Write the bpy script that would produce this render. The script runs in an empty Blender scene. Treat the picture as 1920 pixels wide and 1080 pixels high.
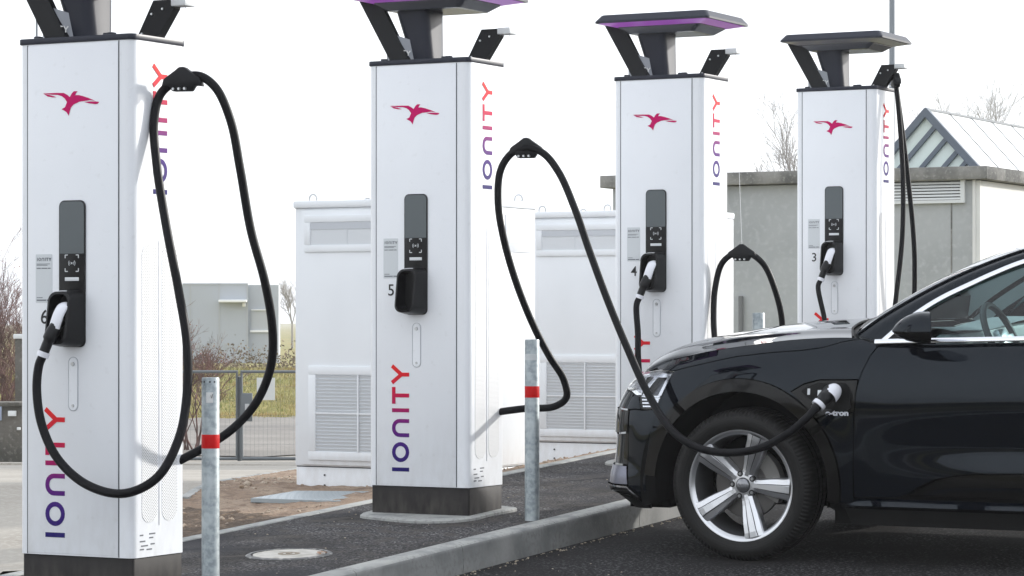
import bpy, bmesh, math, random
from mathutils import Vector, Matrix, Euler
from mathutils.geometry import delaunay_2d_cdt
R = math.radians
random.seed(11)
sc = bpy.context.scene
# ---------------------------------------------------------------- camera, sky, sun, exposure
PSI = 0.490093; S, C = math.sin(PSI), math.cos(PSI)   # yaw between view axis and the charger row
SL = 0.0471346                                        # the row climbs 4.7 %
EYE = 1.694; F = 5260.0                               # eye height, focal length in photo pixels (1920 wide)
cd = bpy.data.cameras.new('camera'); cam = bpy.data.objects.new('camera', cd); sc.collection.objects.link(cam)
cam.location = (0, 0, EYE); cam.rotation_euler = (math.pi/2, 0, PSI)
cd.sensor_width = 36; cd.lens = 36*F/1920; cd.shift_y = 50/1920; cd.clip_start = 0.1; cd.clip_end = 3000
sc.camera = cam
SUN_AZ, SUN_EL = R(57), R(19)                         # towards +x, a little behind the row
w = bpy.data.worlds.new('World'); sc.world = w; w.use_nodes = True
nt = w.node_tree; nt.nodes.clear()
sky = nt.nodes.new('ShaderNodeTexSky'); sky.sky_type = 'NISHITA'; sky.sun_disc = False
sky.sun_elevation = SUN_EL; sky.sun_rotation = math.pi/2 - SUN_AZ; sky.dust_density = 2; sky.air_density = 1.0; sky.ozone_density = 1
hs = nt.nodes.new('ShaderNodeHueSaturation'); hs.inputs['Saturation'].default_value = 0.22
fog = nt.nodes.new('ShaderNodeMix'); fog.data_type = 'RGBA'; fog.inputs[0].default_value = 0.65; fog.inputs[7].default_value = (6.9, 7.25, 7.8, 1)   # bright fog layer in front of the clear sky
bg = nt.nodes.new('ShaderNodeBackground'); bg.inputs[1].default_value = 0.15
wo = nt.nodes.new('ShaderNodeOutputWorld')
nt.links.new(sky.outputs[0], hs.inputs['Color']); nt.links.new(hs.outputs[0], fog.inputs[6]); nt.links.new(fog.outputs[2], bg.inputs[0]); nt.links.new(bg.outputs[0], wo.inputs[0])
sd = bpy.data.lights.new('sun', 'SUN'); sd.energy = 2.4; sd.angle = R(2.0); sd.color = (1.0, 0.965, 0.91)
sun = bpy.data.objects.new('sun', sd); sc.collection.objects.link(sun)
sv = Vector((math.cos(SUN_AZ)*math.cos(SUN_EL), math.sin(SUN_AZ)*math.cos(SUN_EL), math.sin(SUN_EL)))
sun.rotation_euler = sv.to_track_quat('Z', 'Y').to_euler()
sc.view_settings.view_transform = 'Standard'; sc.view_settings.look = 'None'
sc.view_settings.exposure = 0.73; sc.view_settings.gamma = 1.0; sc.view_settings.use_curve_mapping = False
sc.render.resolution_x = 1024; sc.render.resolution_y = 576

# ---------------------------------------------------------------- measuring helpers (photo pixel -> point on a known plane)
def ray(px, py): return Vector(((px-960)/F*C - S, (px-960)/F*S + C, (590-py)/F))
def aty(px, py, y):
    d = ray(px, py); return d*(y/d.y) + Vector((0, 0, EYE))
def atx(px, py, x):
    d = ray(px, py); return d*(x/d.x) + Vector((0, 0, EYE))
def atd(px, py, D): return ray(px, py)*D + Vector((0, 0, EYE))
def cw(X, D, z=0.0): return Vector((X*C - D*S, X*S + D*C, z))

# ---------------------------------------------------------------- object helpers
def tag(o, label=None, cat=None, group=None, kind=None):
    if label: o['label'] = label
    if cat: o['category'] = cat
    if group: o['group'] = group
    if kind: o['kind'] = kind
    return o
def empty(name, loc=(0, 0, 0), rz=0.0, parent=None):
    o = bpy.data.objects.new(name, None); sc.collection.objects.link(o); o.empty_display_size = .1
    o.location = loc; o.rotation_euler = (0, 0, rz); o.parent = parent
    return o
def link(name, me, mats, parent=None):
    o = bpy.data.objects.new(name, me); sc.collection.objects.link(o); o.parent = parent
    for m_ in (mats if isinstance(mats, (list, tuple)) else [mats]):
        if m_.name not in [x.name for x in me.materials if x]: me.materials.append(m_)
    return o
def copy_tree(o, parent=None):
    c = o.copy(); sc.collection.objects.link(c); c.parent = parent
    for ch in [x for x in sc.objects if x.parent == o]: copy_tree(ch, c)
    return c

class MB:
    """collects shapes and links them as one mesh object"""
    def __init__(s): s.bm = bmesh.new(); s.mi = 0
    def _add(s, vs, fs, smooth=False, M=None):
        b = [s.bm.verts.new(M @ Vector(v) if M else v) for v in vs]
        for f in fs:
            try:
                q = s.bm.faces.new([b[i] for i in f]); q.smooth = smooth; q.material_index = s.mi
            except ValueError: pass
        return s
    def box(s, a, b, bev=0.0, M=None, seg=2):
        x0, y0, z0 = a; x1, y1, z1 = b
        t = bmesh.new()
        v = [t.verts.new(p) for p in ((x0,y0,z0),(x1,y0,z0),(x1,y1,z0),(x0,y1,z0),(x0,y0,z1),(x1,y0,z1),(x1,y1,z1),(x0,y1,z1))]
        for f in ((3,2,1,0),(4,5,6,7),(0,1,5,4),(1,2,6,5),(2,3,7,6),(3,0,4,7)): t.faces.new([v[i] for i in f])
        if bev > 0: bmesh.ops.bevel(t, geom=t.edges[:], offset=bev, segments=seg, affect='EDGES', profile=.5)
        s.merge(t, M, bev > 0); t.free(); return s
    def merge(s, t, M=None, smooth=False):
        t.verts.ensure_lookup_table()
        mp = {v: s.bm.verts.new(M @ v.co if M else v.co) for v in t.verts}
        for f in t.faces:
            q = s.bm.faces.new([mp[v] for v in f.verts]); q.smooth = smooth or f.smooth; q.material_index = s.mi
    def prism(s, pts, z0, z1, M=None, bev=0.0, seg=2, cap=True):
        """pts CCW in xy"""
        t = bmesh.new(); n = len(pts)
        a = [t.verts.new((p[0], p[1], z0)) for p in pts]; b = [t.verts.new((p[0], p[1], z1)) for p in pts]
        if cap: t.faces.new(a[::-1]); t.faces.new(b)
        for i in range(n): t.faces.new((a[i], a[(i+1) % n], b[(i+1) % n], b[i]))
        bmesh.ops.recalc_face_normals(t, faces=t.faces[:])
        if bev > 0: bmesh.ops.bevel(t, geom=t.edges[:], offset=bev, segments=seg, affect='EDGES', profile=.5)
        s.merge(t, M, bev > 0); t.free(); return s
    def tube(s, pts, r, n=12, caps=True, M=None, flat=None):
        pts = [Vector(p) for p in pts]; m = len(pts)
        rs = r if isinstance(r, (list, tuple)) else [r]*m
        vs = []; up = None
        for i, p in enumerate(pts):
            d = (pts[min(i+1, m-1)] - pts[max(i-1, 0)]).normalized()
            if up is None:
                up = Vector((0, 0, 1)) if abs(d.z) < .9 else Vector((0, 1, 0))
            a = (up - d*up.dot(d)); a = a.normalized() if a.length > 1e-6 else d.orthogonal().normalized()
            up = a; b = d.cross(a)
            for k in range(n):
                t = 2*math.pi*k/n
                vs.append(p + (a*math.cos(t)*(flat or 1) + b*math.sin(t))*rs[i])
        fs = [(i*n+k, i*n+(k+1) % n, (i+1)*n+(k+1) % n, (i+1)*n+k) for i in range(m-1) for k in range(n)]
        s._add(vs, fs, True, M)
        if caps:
            s._add(vs[:n], [tuple(range(n))[::-1]], False, M); s._add(vs[-n:], [tuple(range(n))], False, M)
        return s
    def lathe(s, prof, n=48, axis='y', M=None, smooth=True):
        """prof: (r, h) list revolved about axis"""
        vs = []
        for r, h in prof:
            for k in range(n):
                t = 2*math.pi*k/n; x, z = r*math.cos(t), r*math.sin(t)
                vs.append((x, h, z) if axis == 'y' else (x, z, h))
        m = len(prof)
        fs = [(i*n+k, i*n+(k+1) % n, (i+1)*n+(k+1) % n, (i+1)*n+k) for i in range(m-1) for k in range(n)]
        return s._add(vs, fs, smooth, M)
    def grid(s, fn, nu, nv, M=None, smooth=True):
        vs = [fn(i/nu, j/nv) for i in range(nu+1) for j in range(nv+1)]
        fs = [(i*(nv+1)+j, (i+1)*(nv+1)+j, (i+1)*(nv+1)+j+1, i*(nv+1)+j+1) for i in range(nu) for j in range(nv)]
        return s._add(vs, fs, smooth, M)
    def build(s, name, mats, parent=None, recalc=True, sharp=35):
        if recalc: bmesh.ops.recalc_face_normals(s.bm, faces=s.bm.faces[:])
        me = bpy.data.meshes.new(name); s.bm.to_mesh(me); s.bm.free()
        if sharp and any(p.use_smooth for p in me.polygons): me.set_sharp_from_angle(angle=R(sharp))
        return link(name, me, mats, parent)

def spline(pts, n=8):
    pts = [Vector(p) for p in pts]; out = []
    P = [pts[0]*2-pts[1]] + pts + [pts[-1]*2-pts[-2]]
    for i in range(1, len(P)-2):
        p0, p1, p2, p3 = P[i-1:i+3]
        def kt(a, b): return max((a-b).length, 1e-6)**.5
        t0 = 0; t1 = kt(p0, p1); t2 = t1+kt(p1, p2); t3 = t2+kt(p2, p3)
        for k in range(n):
            t = t1+(t2-t1)*k/n
            A1 = p0*((t1-t)/(t1-t0))+p1*((t-t0)/(t1-t0)); A2 = p1*((t2-t)/(t2-t1))+p2*((t-t1)/(t2-t1)); A3 = p2*((t3-t)/(t3-t2))+p3*((t-t2)/(t3-t2))
            B1 = A1*((t2-t)/(t2-t0))+A2*((t-t0)/(t2-t0)); B2 = A2*((t3-t)/(t3-t1))+A3*((t-t1)/(t3-t1))
            out.append(B1*((t2-t)/(t2-t1))+B2*((t-t1)/(t2-t1)))
    out.append(pts[-1]); return out
def lin(x, ks):
    if x <= ks[0][0]: return ks[0][1]
    for (a, b), (c_, d) in zip(ks, ks[1:]):
        if x <= c_: return b+(d-b)*(x-a)/(c_-a)
    return ks[-1][1]
def smooth(x, ks):
    """monotone-ish hermite interpolation of knots"""
    n = len(ks)
    if x <= ks[0][0]: return ks[0][1]
    if x >= ks[-1][0]: return ks[-1][1]
    for i in range(n-1):
        if x <= ks[i+1][0]: break
    def sl(i):
        if i <= 0: return (ks[1][1]-ks[0][1])/(ks[1][0]-ks[0][0])
        if i >= n-1: return (ks[-1][1]-ks[-2][1])/(ks[-1][0]-ks[-2][0])
        return (ks[i+1][1]-ks[i-1][1])/(ks[i+1][0]-ks[i-1][0])
    h = ks[i+1][0]-ks[i][0]; t = (x-ks[i][0])/h
    return (2*t**3-3*t*t+1)*ks[i][1]+(t**3-2*t*t+t)*h*sl(i)+(3*t*t-2*t**3)*ks[i+1][1]+(t**3-t*t)*h*sl(i+1)
def sstep(x, a, b):
    t = max(0, min(1, (x-a)/(b-a))); return t*t*(3-2*t)

# ---------------------------------------------------------------- materials
def mat(name, col, rough=.5, metal=0.0, coat=0.0, spec=.5, noise=None, bump=None, emit=None, trans=0.0, ior=1.5, alpha=None):
    """noise=(scale, colour2, low, high[, detail]); bump=(scale, strength, distance)"""
    m = bpy.data.materials.new(name); m.use_nodes = True; t = m.node_tree; b = t.nodes['Principled BSDF']
    b.inputs['Base Color'].default_value = (*col, 1); b.inputs['Roughness'].default_value = rough
    b.inputs['Metallic'].default_value = metal; b.inputs['Coat Weight'].default_value = coat; b.inputs['Coat Roughness'].default_value = .03
    b.inputs['Specular IOR Level'].default_value = spec; b.inputs['Transmission Weight'].default_value = trans; b.inputs['IOR'].default_value = ior
    if emit: b.inputs['Emission Color'].default_value = (*emit[0], 1); b.inputs['Emission Strength'].default_value = emit[1]
    tc = t.nodes.new('ShaderNodeTexCoord')
    prev = None
    for nz in (noise or []):
        n = t.nodes.new('ShaderNodeTexNoise'); n.inputs['Scale'].default_value = nz[0]; n.inputs['Detail'].default_value = nz[4] if len(nz) > 4 else 4
        t.links.new(tc.outputs['Object'], n.inputs['Vector'])
        r = t.nodes.new('ShaderNodeMapRange'); r.inputs[1].default_value = nz[2]; r.inputs[2].default_value = nz[3]
        t.links.new(n.outputs[0], r.inputs[0])
        mx = t.nodes.new('ShaderNodeMix'); mx.data_type = 'RGBA'; mx.inputs[7].default_value = (*nz[1], 1)
        if prev: t.links.new(prev, mx.inputs[6])
        else: mx.inputs[6].default_value = (*col, 1)
        t.links.new(r.outputs[0], mx.inputs[0]); prev = mx.outputs[2]
    if prev: t.links.new(prev, b.inputs['Base Color'])
    if bump:
        n = t.nodes.new('ShaderNodeTexNoise'); n.inputs['Scale'].default_value = bump[0]; n.inputs['Detail'].default_value = 5
        t.links.new(tc.outputs['Object'], n.inputs['Vector'])
        bp = t.nodes.new('ShaderNodeBump'); bp.inputs['Strength'].default_value = bump[1]; bp.inputs['Distance'].default_value = bump[2]
        t.links.new(n.outputs[0], bp.inputs['Height']); t.links.new(bp.outputs[0], b.inputs['Normal'])
    return m
M = {}
M['white'] = mat('white_enamel', (.77, .79, .82), .28, spec=.5, noise=[(1.3, (.735, .755, .785), .45, .7), (26, (.70, .715, .735), .62, .8, 6)])
def grime(m, col, z0, z1, amt):
    """splash dirt that thins out upwards from the foot of the thing"""
    t = m.node_tree; b = t.nodes['Principled BSDF']; src = b.inputs['Base Color'].links[0].from_socket
    tc = t.nodes.new('ShaderNodeTexCoord'); sp = t.nodes.new('ShaderNodeSeparateXYZ'); t.links.new(tc.outputs['Object'], sp.inputs[0])
    mp = t.nodes.new('ShaderNodeMapping'); mp.inputs['Scale'].default_value = (14, 14, 5); t.links.new(tc.outputs['Object'], mp.inputs[0])
    n = t.nodes.new('ShaderNodeTexNoise'); n.inputs['Scale'].default_value = 1.6; n.inputs['Detail'].default_value = 8; t.links.new(mp.outputs[0], n.inputs[0])
    r = t.nodes.new('ShaderNodeMapRange'); r.inputs[1].default_value = z1; r.inputs[2].default_value = z0; r.inputs[3].default_value = 0; r.inputs[4].default_value = 1; t.links.new(sp.outputs[2], r.inputs[0])
    r2 = t.nodes.new('ShaderNodeMapRange'); r2.inputs[1].default_value = .38; r2.inputs[2].default_value = .72; t.links.new(n.outputs[0], r2.inputs[0])
    a = t.nodes.new('ShaderNodeMath'); a.operation = 'MULTIPLY'; t.links.new(r.outputs[0], a.inputs[0]); t.links.new(r2.outputs[0], a.inputs[1])
    a2 = t.nodes.new('ShaderNodeMath'); a2.operation = 'MULTIPLY'; a2.inputs[1].default_value = amt; t.links.new(a.outputs[0], a2.inputs[0])
    mx = t.nodes.new('ShaderNodeMix'); mx.data_type = 'RGBA'; mx.inputs[7].default_value = (*col, 1); t.links.new(src, mx.inputs[6]); t.links.new(a2.outputs[0], mx.inputs[0]); t.links.new(mx.outputs[2], b.inputs['Base Color'])
grime(M['white'], (.42, .40, .37), .16, .6, .22)
M['white2'] = mat('white_cabinet', (.76, .785, .81), .4, noise=[(2.0, (.72, .745, .77), .45, .7)])
M['pad'] = mat('pale_vent_mesh', (.62, .645, .67), .6)
grime(M['white2'], (.45, .41, .36), -.05, .4, .3)
M['black'] = mat('black_plastic', (.007, .007, .008), .38, spec=.25)
M['blackmet'] = mat('black_powder_coat', (.007, .0075, .009), .5, spec=.25, bump=(180, .15, .001))
M['anthra'] = mat('anthracite_metal', (.017, .02, .033), .4, spec=.3)
M['plinth'] = mat('charcoal_plinth', (.017, .015, .0145), .55, spec=.25, noise=[(9, (.026, .023, .022), .5, .75)])
grime(M['plinth'], (.10, .09, .08), -.02, .17, .7)
M['screen'] = mat('dark_screen_glass', (.062, .078, .085), .12, spec=.6)
M['seam'] = mat('dark_gap', (.05, .055, .065), .8)
M['icon'] = mat('pale_print', (.62, .64, .66), .5)
M['stick'] = mat('grey_sticker', (.58, .61, .63), .5)
M['print'] = mat('dark_print', (.12, .13, .15), .6)
M['ink'] = mat('black_print', (.01, .01, .012), .5)
M['cable'] = mat('black_cable_rubber', (.0055, .0055, .007), 0.42, spec=.12, bump=(90, .2, .0008))
M['plug'] = mat('white_plug_shell', (.70, .71, .76), .25)
M['steel'] = mat('brushed_steel', (.5, .51, .52), .3, metal=1)
M['galv'] = mat('galvanised_steel', (.33, .37, .385), .48, metal=.45, noise=[(38, (.22, .255, .27), .42, .62, 3), (7, (.45, .49, .5), .5, .7)], bump=(60, .2, .001))
M['red'] = mat('red_reflective_band', (.52, .003, .004), .5, spec=.2, noise=[(45, (.38, .004, .004), .6, .75)])
M['purple'] = mat('violet_light_film', (.33, .09, .42), .3, emit=((.42, .12, .6), .22))
M['film'] = mat('grey_light_film', (.3, .3, .32), .3)
M['under'] = mat('canopy_underside', (.085, .092, .11), .22)
M['bird'] = mat('magenta_print', (.52, .003, .115), .55, spec=.15)
M['asph'] = mat('pavement_asphalt', (.056, .054, .056), .9, spec=.1, noise=[(70, (.27, .26, .26), .53, .66, 3), (2.2, (.042, .039, .037), .4, .7), (85, (.006, .006, .007), .54, .64, 3), (9, (.078, .071, .065), .5, .7), (.9, (.036, .036, .040), .52, .66, 5)], bump=(110, .7, .006))
M['lot'] = mat('parking_asphalt', (.019, .0186, .0195), .9, spec=.1, noise=[(66, (.13, .127, .13), .54, .68, 3), (1.6, (.019, .018, .018), .42, .7)], bump=(100, .7, .006))
M['kerb'] = mat('kerb_concrete', (.34, .345, .33), .85, noise=[(7, (.19, .2, .2), .45, .68), (45, (.24, .24, .23), .5, .65, 6), (2.1, (.38, .38, .36), .5, .7)], bump=(70, .35, .004))
M['conc'] = mat('pale_concrete', (.34, .315, .275), .9, noise=[(.9, (.26, .235, .2), .42, .68), (30, (.40, .375, .33), .5, .68)], bump=(60, .3, .003))
M['road'] = mat('grey_brown_road', (.2, .185, .165), .9, noise=[(.5, (.26, .24, .215), .4, .65), (14, (.165, .15, .135), .5, .7)], bump=(20, .3, .01))
M['soil'] = mat('sandy_soil', (.25, .175, .12), .95, noise=[(3, (.34, .26, .19), .45, .65), (9, (.17, .115, .08), .5, .66), (60, (.17, .12, .085), .55, .68)], bump=(55, .8, .02))
M['dsoil'] = mat('dark_soil', (.085, .056, .036), .95, noise=[(25, (.2, .14, .09), .5, .7), (110, (.05, .034, .022), .55, .7)], bump=(70, .9, .02))
M['stone'] = mat('field_stone', (.4, .33, .26), .9, noise=[(20, (.25, .18, .12), .45, .65)])
M['plate'] = mat('tread_plate_steel', (.33, .37, .39), .4, metal=.6)
M['bconc'] = mat('building_concrete', (.40, .415, .42), .85, noise=[(1.1, (.34, .355, .36), .42, .65), (14, (.43, .445, .45), .5, .7)], bump=(30, .2, .004))
M['bfasc'] = mat('weathered_concrete_fascia', (.26, .255, .24), .9, noise=[(3, (.12, .12, .115), .42, .62), (26, (.3, .3, .28), .55, .7)], bump=(40, .4, .006))
M['bwhite'] = mat('sun_paled_wall', (.72, .72, .7), .8, noise=[(1.5, (.66, .66, .64), .45, .7)])  # whiter than the front wall: sun on the side put into its colour
M['louv'] = mat('white_louvre_metal', (.66, .68, .68), .5)
M['roofw'] = mat('white_roof_sheet', (.85, .86, .86), .5)
M['gframe'] = mat('bluegrey_glazing_bar', (.11, .135, .17), .45)
M['gglass'] = mat('pale_green_glazing', (.66, .76, .72), .08, spec=.8)
M['ware'] = mat('pale_warehouse_cladding', (.42, .45, .49), .6)
M['wareseam'] = mat('cladding_joint', (.42, .44, .46), .7)
M['fence'] = mat('fence_tube_grey', (.13, .145, .155), .5, metal=.2)
M['sign'] = mat('white_sign_sheet', (.62, .63, .62), .5)
M['twigr'] = mat('reddish_brown_twig', (.19, .11, .095), .9, noise=[(3, (.1, .062, .05), .45, .6)])
M['twigfog'] = mat('fog_paled_twig', (.33, .31, .29), .9)  # twig colour paled to carry the fading by fog
M['bud'] = mat('dull_red_bud', (.2, .09, .075), .8)
M['wall'] = mat('old_concrete_wall', (.13, .12, .105), .95, noise=[(2.2, (.07, .068, .058), .42, .62), (18, (.19, .18, .16), .55, .72)], bump=(25, .4, .01))
M['grassg'] = mat('winter_grass_ground', (.25, .23, .075), .95, noise=[(.35, (.33, .26, .09), .42, .6), (2.5, (.13, .14, .04), .5, .68)], bump=(12, .5, .05))
M['blade'] = mat('winter_grass_blade', (.36, .34, .13), .9, noise=[(.4, (.36, .25, .1), .42, .6), (1.7, (.16, .19, .045), .48, .66)])
M['hedge'] = mat('faded_hedge', (.16, .12, .08), .95, noise=[(1.2, (.2, .17, .11), .45, .6)])
# car
M['paint'] = mat('black_car_paint', (.0016, .0026, .005), .03, spec=.30)
M['paint'].node_tree.nodes['Principled BSDF'].inputs['Specular Tint'].default_value = (.80, .90, 1.0, 1)
M['gloss'] = mat('gloss_black_trim', (.004, .0038, .0036), .08, spec=.24)
M['matte'] = mat('matte_black_trim', (.007, .007, .007), .6, spec=.2)
M['shadowb'] = mat('underbody_black', (.006, .006, .006), .9, spec=.1)
M['chrome'] = mat('bright_trim', (.72, .73, .76), .18, metal=1)
M['silver'] = mat('silver_trim', (.2, .205, .25), .28, metal=.85)
M['rim'] = mat('alloy_silver', (.66, .67, .69), .3, metal=.9)
M['rimd'] = mat('alloy_groove_dark', (.03, .03, .032), .4, metal=.3)
M['rimg'] = mat('alloy_barrel', (.30, .305, .32), .34, metal=.85)
M['disc'] = mat('brake_disc_steel', (.12, .115, .11), .5, metal=.8)
M['calip'] = mat('brake_caliper_grey', (.17, .165, .155), .6)
M['mirr'] = mat('mirror_glass', (.5, .52, .55), .04, metal=1)
M['lampin'] = mat('lamp_reflector', (.78, .79, .83), .16, metal=.8)
M['lampd'] = mat('lamp_dark_cell', (.07, .075, .09), .15, metal=.5)
M['seat'] = mat('dark_leather', (.045, .05, .052), .55)
M['dash'] = mat('grey_dashboard', (.34, .36, .36), .6)
M['vent'] = mat('vent_trim', (.55, .57, .58), .3, metal=.6)
def glass(name, col, fres=1.45, tint=.8, rough=.0):
    m = bpy.data.materials.new(name); m.use_nodes = True; t = m.node_tree; t.nodes.clear()
    o = t.nodes.new('ShaderNodeOutputMaterial'); mx = t.nodes.new('ShaderNodeMixShader'); fr = t.nodes.new('ShaderNodeFresnel'); fr.inputs[0].default_value = fres
    tr = t.nodes.new('ShaderNodeBsdfTransparent'); tr.inputs[0].default_value = (*col, 1)
    gl = t.nodes.new('ShaderNodeBsdfGlossy'); gl.inputs['Roughness'].default_value = rough; gl.inputs['Color'].default_value = (1, 1, 1, 1)
    t.links.new(fr.outputs[0], mx.inputs[0]); t.links.new(tr.outputs[0], mx.inputs[1]); t.links.new(gl.outputs[0], mx.inputs[2]); t.links.new(mx.outputs[0], o.inputs[0])
    return m
M['sideglass'] = glass('tinted_side_glass', (.66, .82, .83), 1.45)
M['frontglass'] = glass('windscreen_glass', (.70, .82, .83), 1.28)
M['lens'] = glass('clear_lens', (.93, .94, .95), 1.4)
def tyre_mat():
    m = mat('tyre_rubber', (.013, .0125, .012), .62, spec=.25); t = m.node_tree; b = t.nodes['Principled BSDF']
    tc = t.nodes.new('ShaderNodeTexCoord'); sp = t.nodes.new('ShaderNodeSeparateXYZ'); t.links.new(tc.outputs['Object'], sp.inputs[0])
    def mth(op, a, b_=None, v=None):
        n = t.nodes.new('ShaderNodeMath'); n.operation = op
        t.links.new(a, n.inputs[0])
        if b_ is not None: t.links.new(b_, n.inputs[1])
        if v is not None: n.inputs[1].default_value = v
        return n.outputs[0]
    ang = mth('ARCTAN2', sp.outputs[2], sp.outputs[0]); wv = mth('SINE', mth('MULTIPLY', ang, v=110.0))
    x2 = mth('MULTIPLY', sp.outputs[0], sp.outputs[0]); z2 = mth('MULTIPLY', sp.outputs[2], sp.outputs[2]); r = mth('SQRT', mth('ADD', x2, z2))
    mask = mth('GREATER_THAN', r, v=.348)
    rings = mth('SINE', mth('MULTIPLY', r, v=520.0)); rm = mth('MULTIPLY', rings, mth('LESS_THAN', r, v=.345)); rm = mth('MULTIPLY', rm, v=.12)
    n = t.nodes.new('ShaderNodeTexNoise'); n.inputs['Scale'].default_value = 60; t.links.new(tc.outputs['Object'], n.inputs[0])
    nn = mth('MULTIPLY', n.outputs[0], v=.35)
    h = mth('ADD', mth('ADD', mth('MULTIPLY', wv, mask), rm), nn)
    bp = t.nodes.new('ShaderNodeBump'); bp.inputs['Strength'].default_value = .55; bp.inputs['Distance'].default_value = .004
    t.links.new(h, bp.inputs['Height']); t.links.new(bp.outputs[0], b.inputs['Normal']); return m
M['tyre'] = tyre_mat()
def perf_mat():
    m = mat('perforated_white_sheet', (.78, .79, .80), .4); t = m.node_tree; b = t.nodes['Principled BSDF']
    tc = t.nodes.new('ShaderNodeTexCoord'); sp = t.nodes.new('ShaderNodeSeparateXYZ'); t.links.new(tc.outputs['Object'], sp.inputs[0])
    def mth(op, a, b_=None, v=None):
        n = t.nodes.new('ShaderNodeMath'); n.operation = op
        t.links.new(a, n.inputs[0])
        if b_ is not None: t.links.new(b_, n.inputs[1])
        if v is not None: n.inputs[1].default_value = v
        return n.outputs[0]
    k = 2*math.pi/.0135
    sy = mth('SINE', mth('MULTIPLY', sp.outputs[1], v=k)); sz = mth('SINE', mth('MULTIPLY', sp.outputs[2], v=k))
    f = mth('GREATER_THAN', mth('MULTIPLY', sy, sz), v=.45)
    mx = t.nodes.new('ShaderNodeMix'); mx.data_type = 'RGBA'; mx.inputs[6].default_value = (.78, .79, .8, 1); mx.inputs[7].default_value = (.13, .135, .145, 1)
    t.links.new(f, mx.inputs[0]); t.links.new(mx.outputs[2], b.inputs['Base Color']); return m
M['perf'] = perf_mat()
def grad_mat(name, axis, lo, hi):
    """printed word whose ink runs from navy to orange along its own length"""
    m = mat(name, (.1, .1, .3), .55, spec=.15); t = m.node_tree; b = t.nodes['Principled BSDF']
    tc = t.nodes.new('ShaderNodeTexCoord'); sp = t.nodes.new('ShaderNodeSeparateXYZ'); t.links.new(tc.outputs['Object'], sp.inputs[0])
    r = t.nodes.new('ShaderNodeMapRange'); r.inputs[1].default_value = lo; r.inputs[2].default_value = hi; t.links.new(sp.outputs[axis], r.inputs[0])
    cr = t.nodes.new('ShaderNodeValToRGB'); e = cr.color_ramp.elements
    e[0].position = 0; e[0].color = (.012, .008, .115, 1); e[1].position = 1; e[1].color = (.70, .022, .018, 1)
    for p, c_ in ((.25, (.045, .009, .17)), (.45, (.13, .007, .17)), (.62, (.40, .005, .085)), (.8, (.58, .009, .04))):
        q = e.new(p); q.color = (*c_, 1)
    t.links.new(r.outputs[0], cr.inputs[0]); t.links.new(cr.outputs[0], b.inputs['Base Color']); return m

# ---------------------------------------------------------------- lettering
def strokes2d(word_h=.106):
    """the geometric word I O N I T Y as stroke polylines (s along the baseline, h up), unit = metres at h .106"""
    k = word_h; w_ = .021/.106*k; L = []
    def ln(pts, closed=False): L.append(([(p[0]*k/.106, p[1]*k/.106) for p in pts], closed))
    h = .106; a = .0105
    ln([(a, 0), (a, h)])
    O = [(.1035+.043*math.cos(t*math.pi/12), .053+.0425*math.sin(t*math.pi/12)) for t in range(24)]; ln(O, True)
    x0 = .1945; n = [(x0, 0), (x0, .058)]
    n += [(x0+.036-.036*math.cos(t*math.pi/10), .0595+.036*math.sin(t*math.pi/10)) for t in range(0, 6)]
    n += [(x0+.040+.036*math.sin(t*math.pi/10), .0595+.036*math.cos(t*math.pi/10)) for t in range(0, 6)]; n += [(x0+.076, 0)]
    ln(n)
    ln([(.3275, 0), (.3275, h)])
    ln([(.362, h-a), (.452, h-a)]); ln([(.407, h-a), (.407, 0)])
    ln([(.475, h), (.519, .048)]); ln([(.565, h), (.519, .048)]); ln([(.519, .052), (.519, 0)])
    return L, w_
def word(M_, name, material, parent, h=.106, thick=.0012):
    """M_ maps (s, h, out) to local space"""
    L, w_ = strokes2d(h); mb = MB(); lvl = 0
    for pts, closed in L:
        n = len(pts); lf, rt = [], []
        for i, p in enumerate(pts):
            a = pts[(i-1) % n] if (closed or i > 0) else None; b = pts[(i+1) % n] if (closed or i < n-1) else None
            d1 = (Vector(p)-Vector(a)).normalized() if a else None; d2 = (Vector(b)-Vector(p)).normalized() if b else None
            d = ((d1 or d2)+(d2 or d1)).normalized(); nr = Vector((-d.y, d.x)); sc_ = 1/max(.5, nr.dot(Vector((-(d2 or d1).y, (d2 or d1).x))))
            lf.append(Vector(p)+nr*w_/2*sc_); rt.append(Vector(p)-nr*w_/2*sc_)
        z = thick+lvl*.00012; lvl += 1
        m = n if closed else n-1
        vs = [(q.x, q.y, z) for q in lf]+[(q.x, q.y, z) for q in rt]+[(q.x, q.y, 0) for q in lf]+[(q.x, q.y, 0) for q in rt]
        fs = []
        for i in range(m):
            j = (i+1) % n
            fs += [(i, n+i, n+j, j), (2*n+i, i, j, 2*n+j), (n+i, 3*n+i, 3*n+j, n+j)]
        if not closed: fs += [(0, 2*n, 3*n, n), (n-1, 2*n-1, 4*n-1, 3*n-1)]
        mb._add(vs, fs, False, M_)
    return mb.build(name, material, parent)
def text_obj(txt, size, M_, name, material, parent, ext=.0006, offset=0.0, align='CENTER'):
    cu = bpy.data.curves.new('t', 'FONT'); cu.body = txt; cu.size = size; cu.extrude = ext; cu.offset = offset; cu.align_x = align; cu.align_y = 'CENTER'
    o = bpy.data.objects.new('t', cu); sc.collection.objects.link(o); dg = bpy.context.evaluated_depsgraph_get(); dg.update()
    me = bpy.data.meshes.new_from_object(o.evaluated_get(dg)); me.transform(M_); bpy.data.objects.remove(o); bpy.data.curves.remove(cu)
    me.name = name; me.materials.clear(); return link(name, me, material, parent)
def frame(o, ex, ey, ez):
    m = Matrix.Identity(4)
    for i in range(3): m[i][0], m[i][1], m[i][2], m[i][3] = ex[i], ey[i], ez[i], o[i]
    return m

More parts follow.
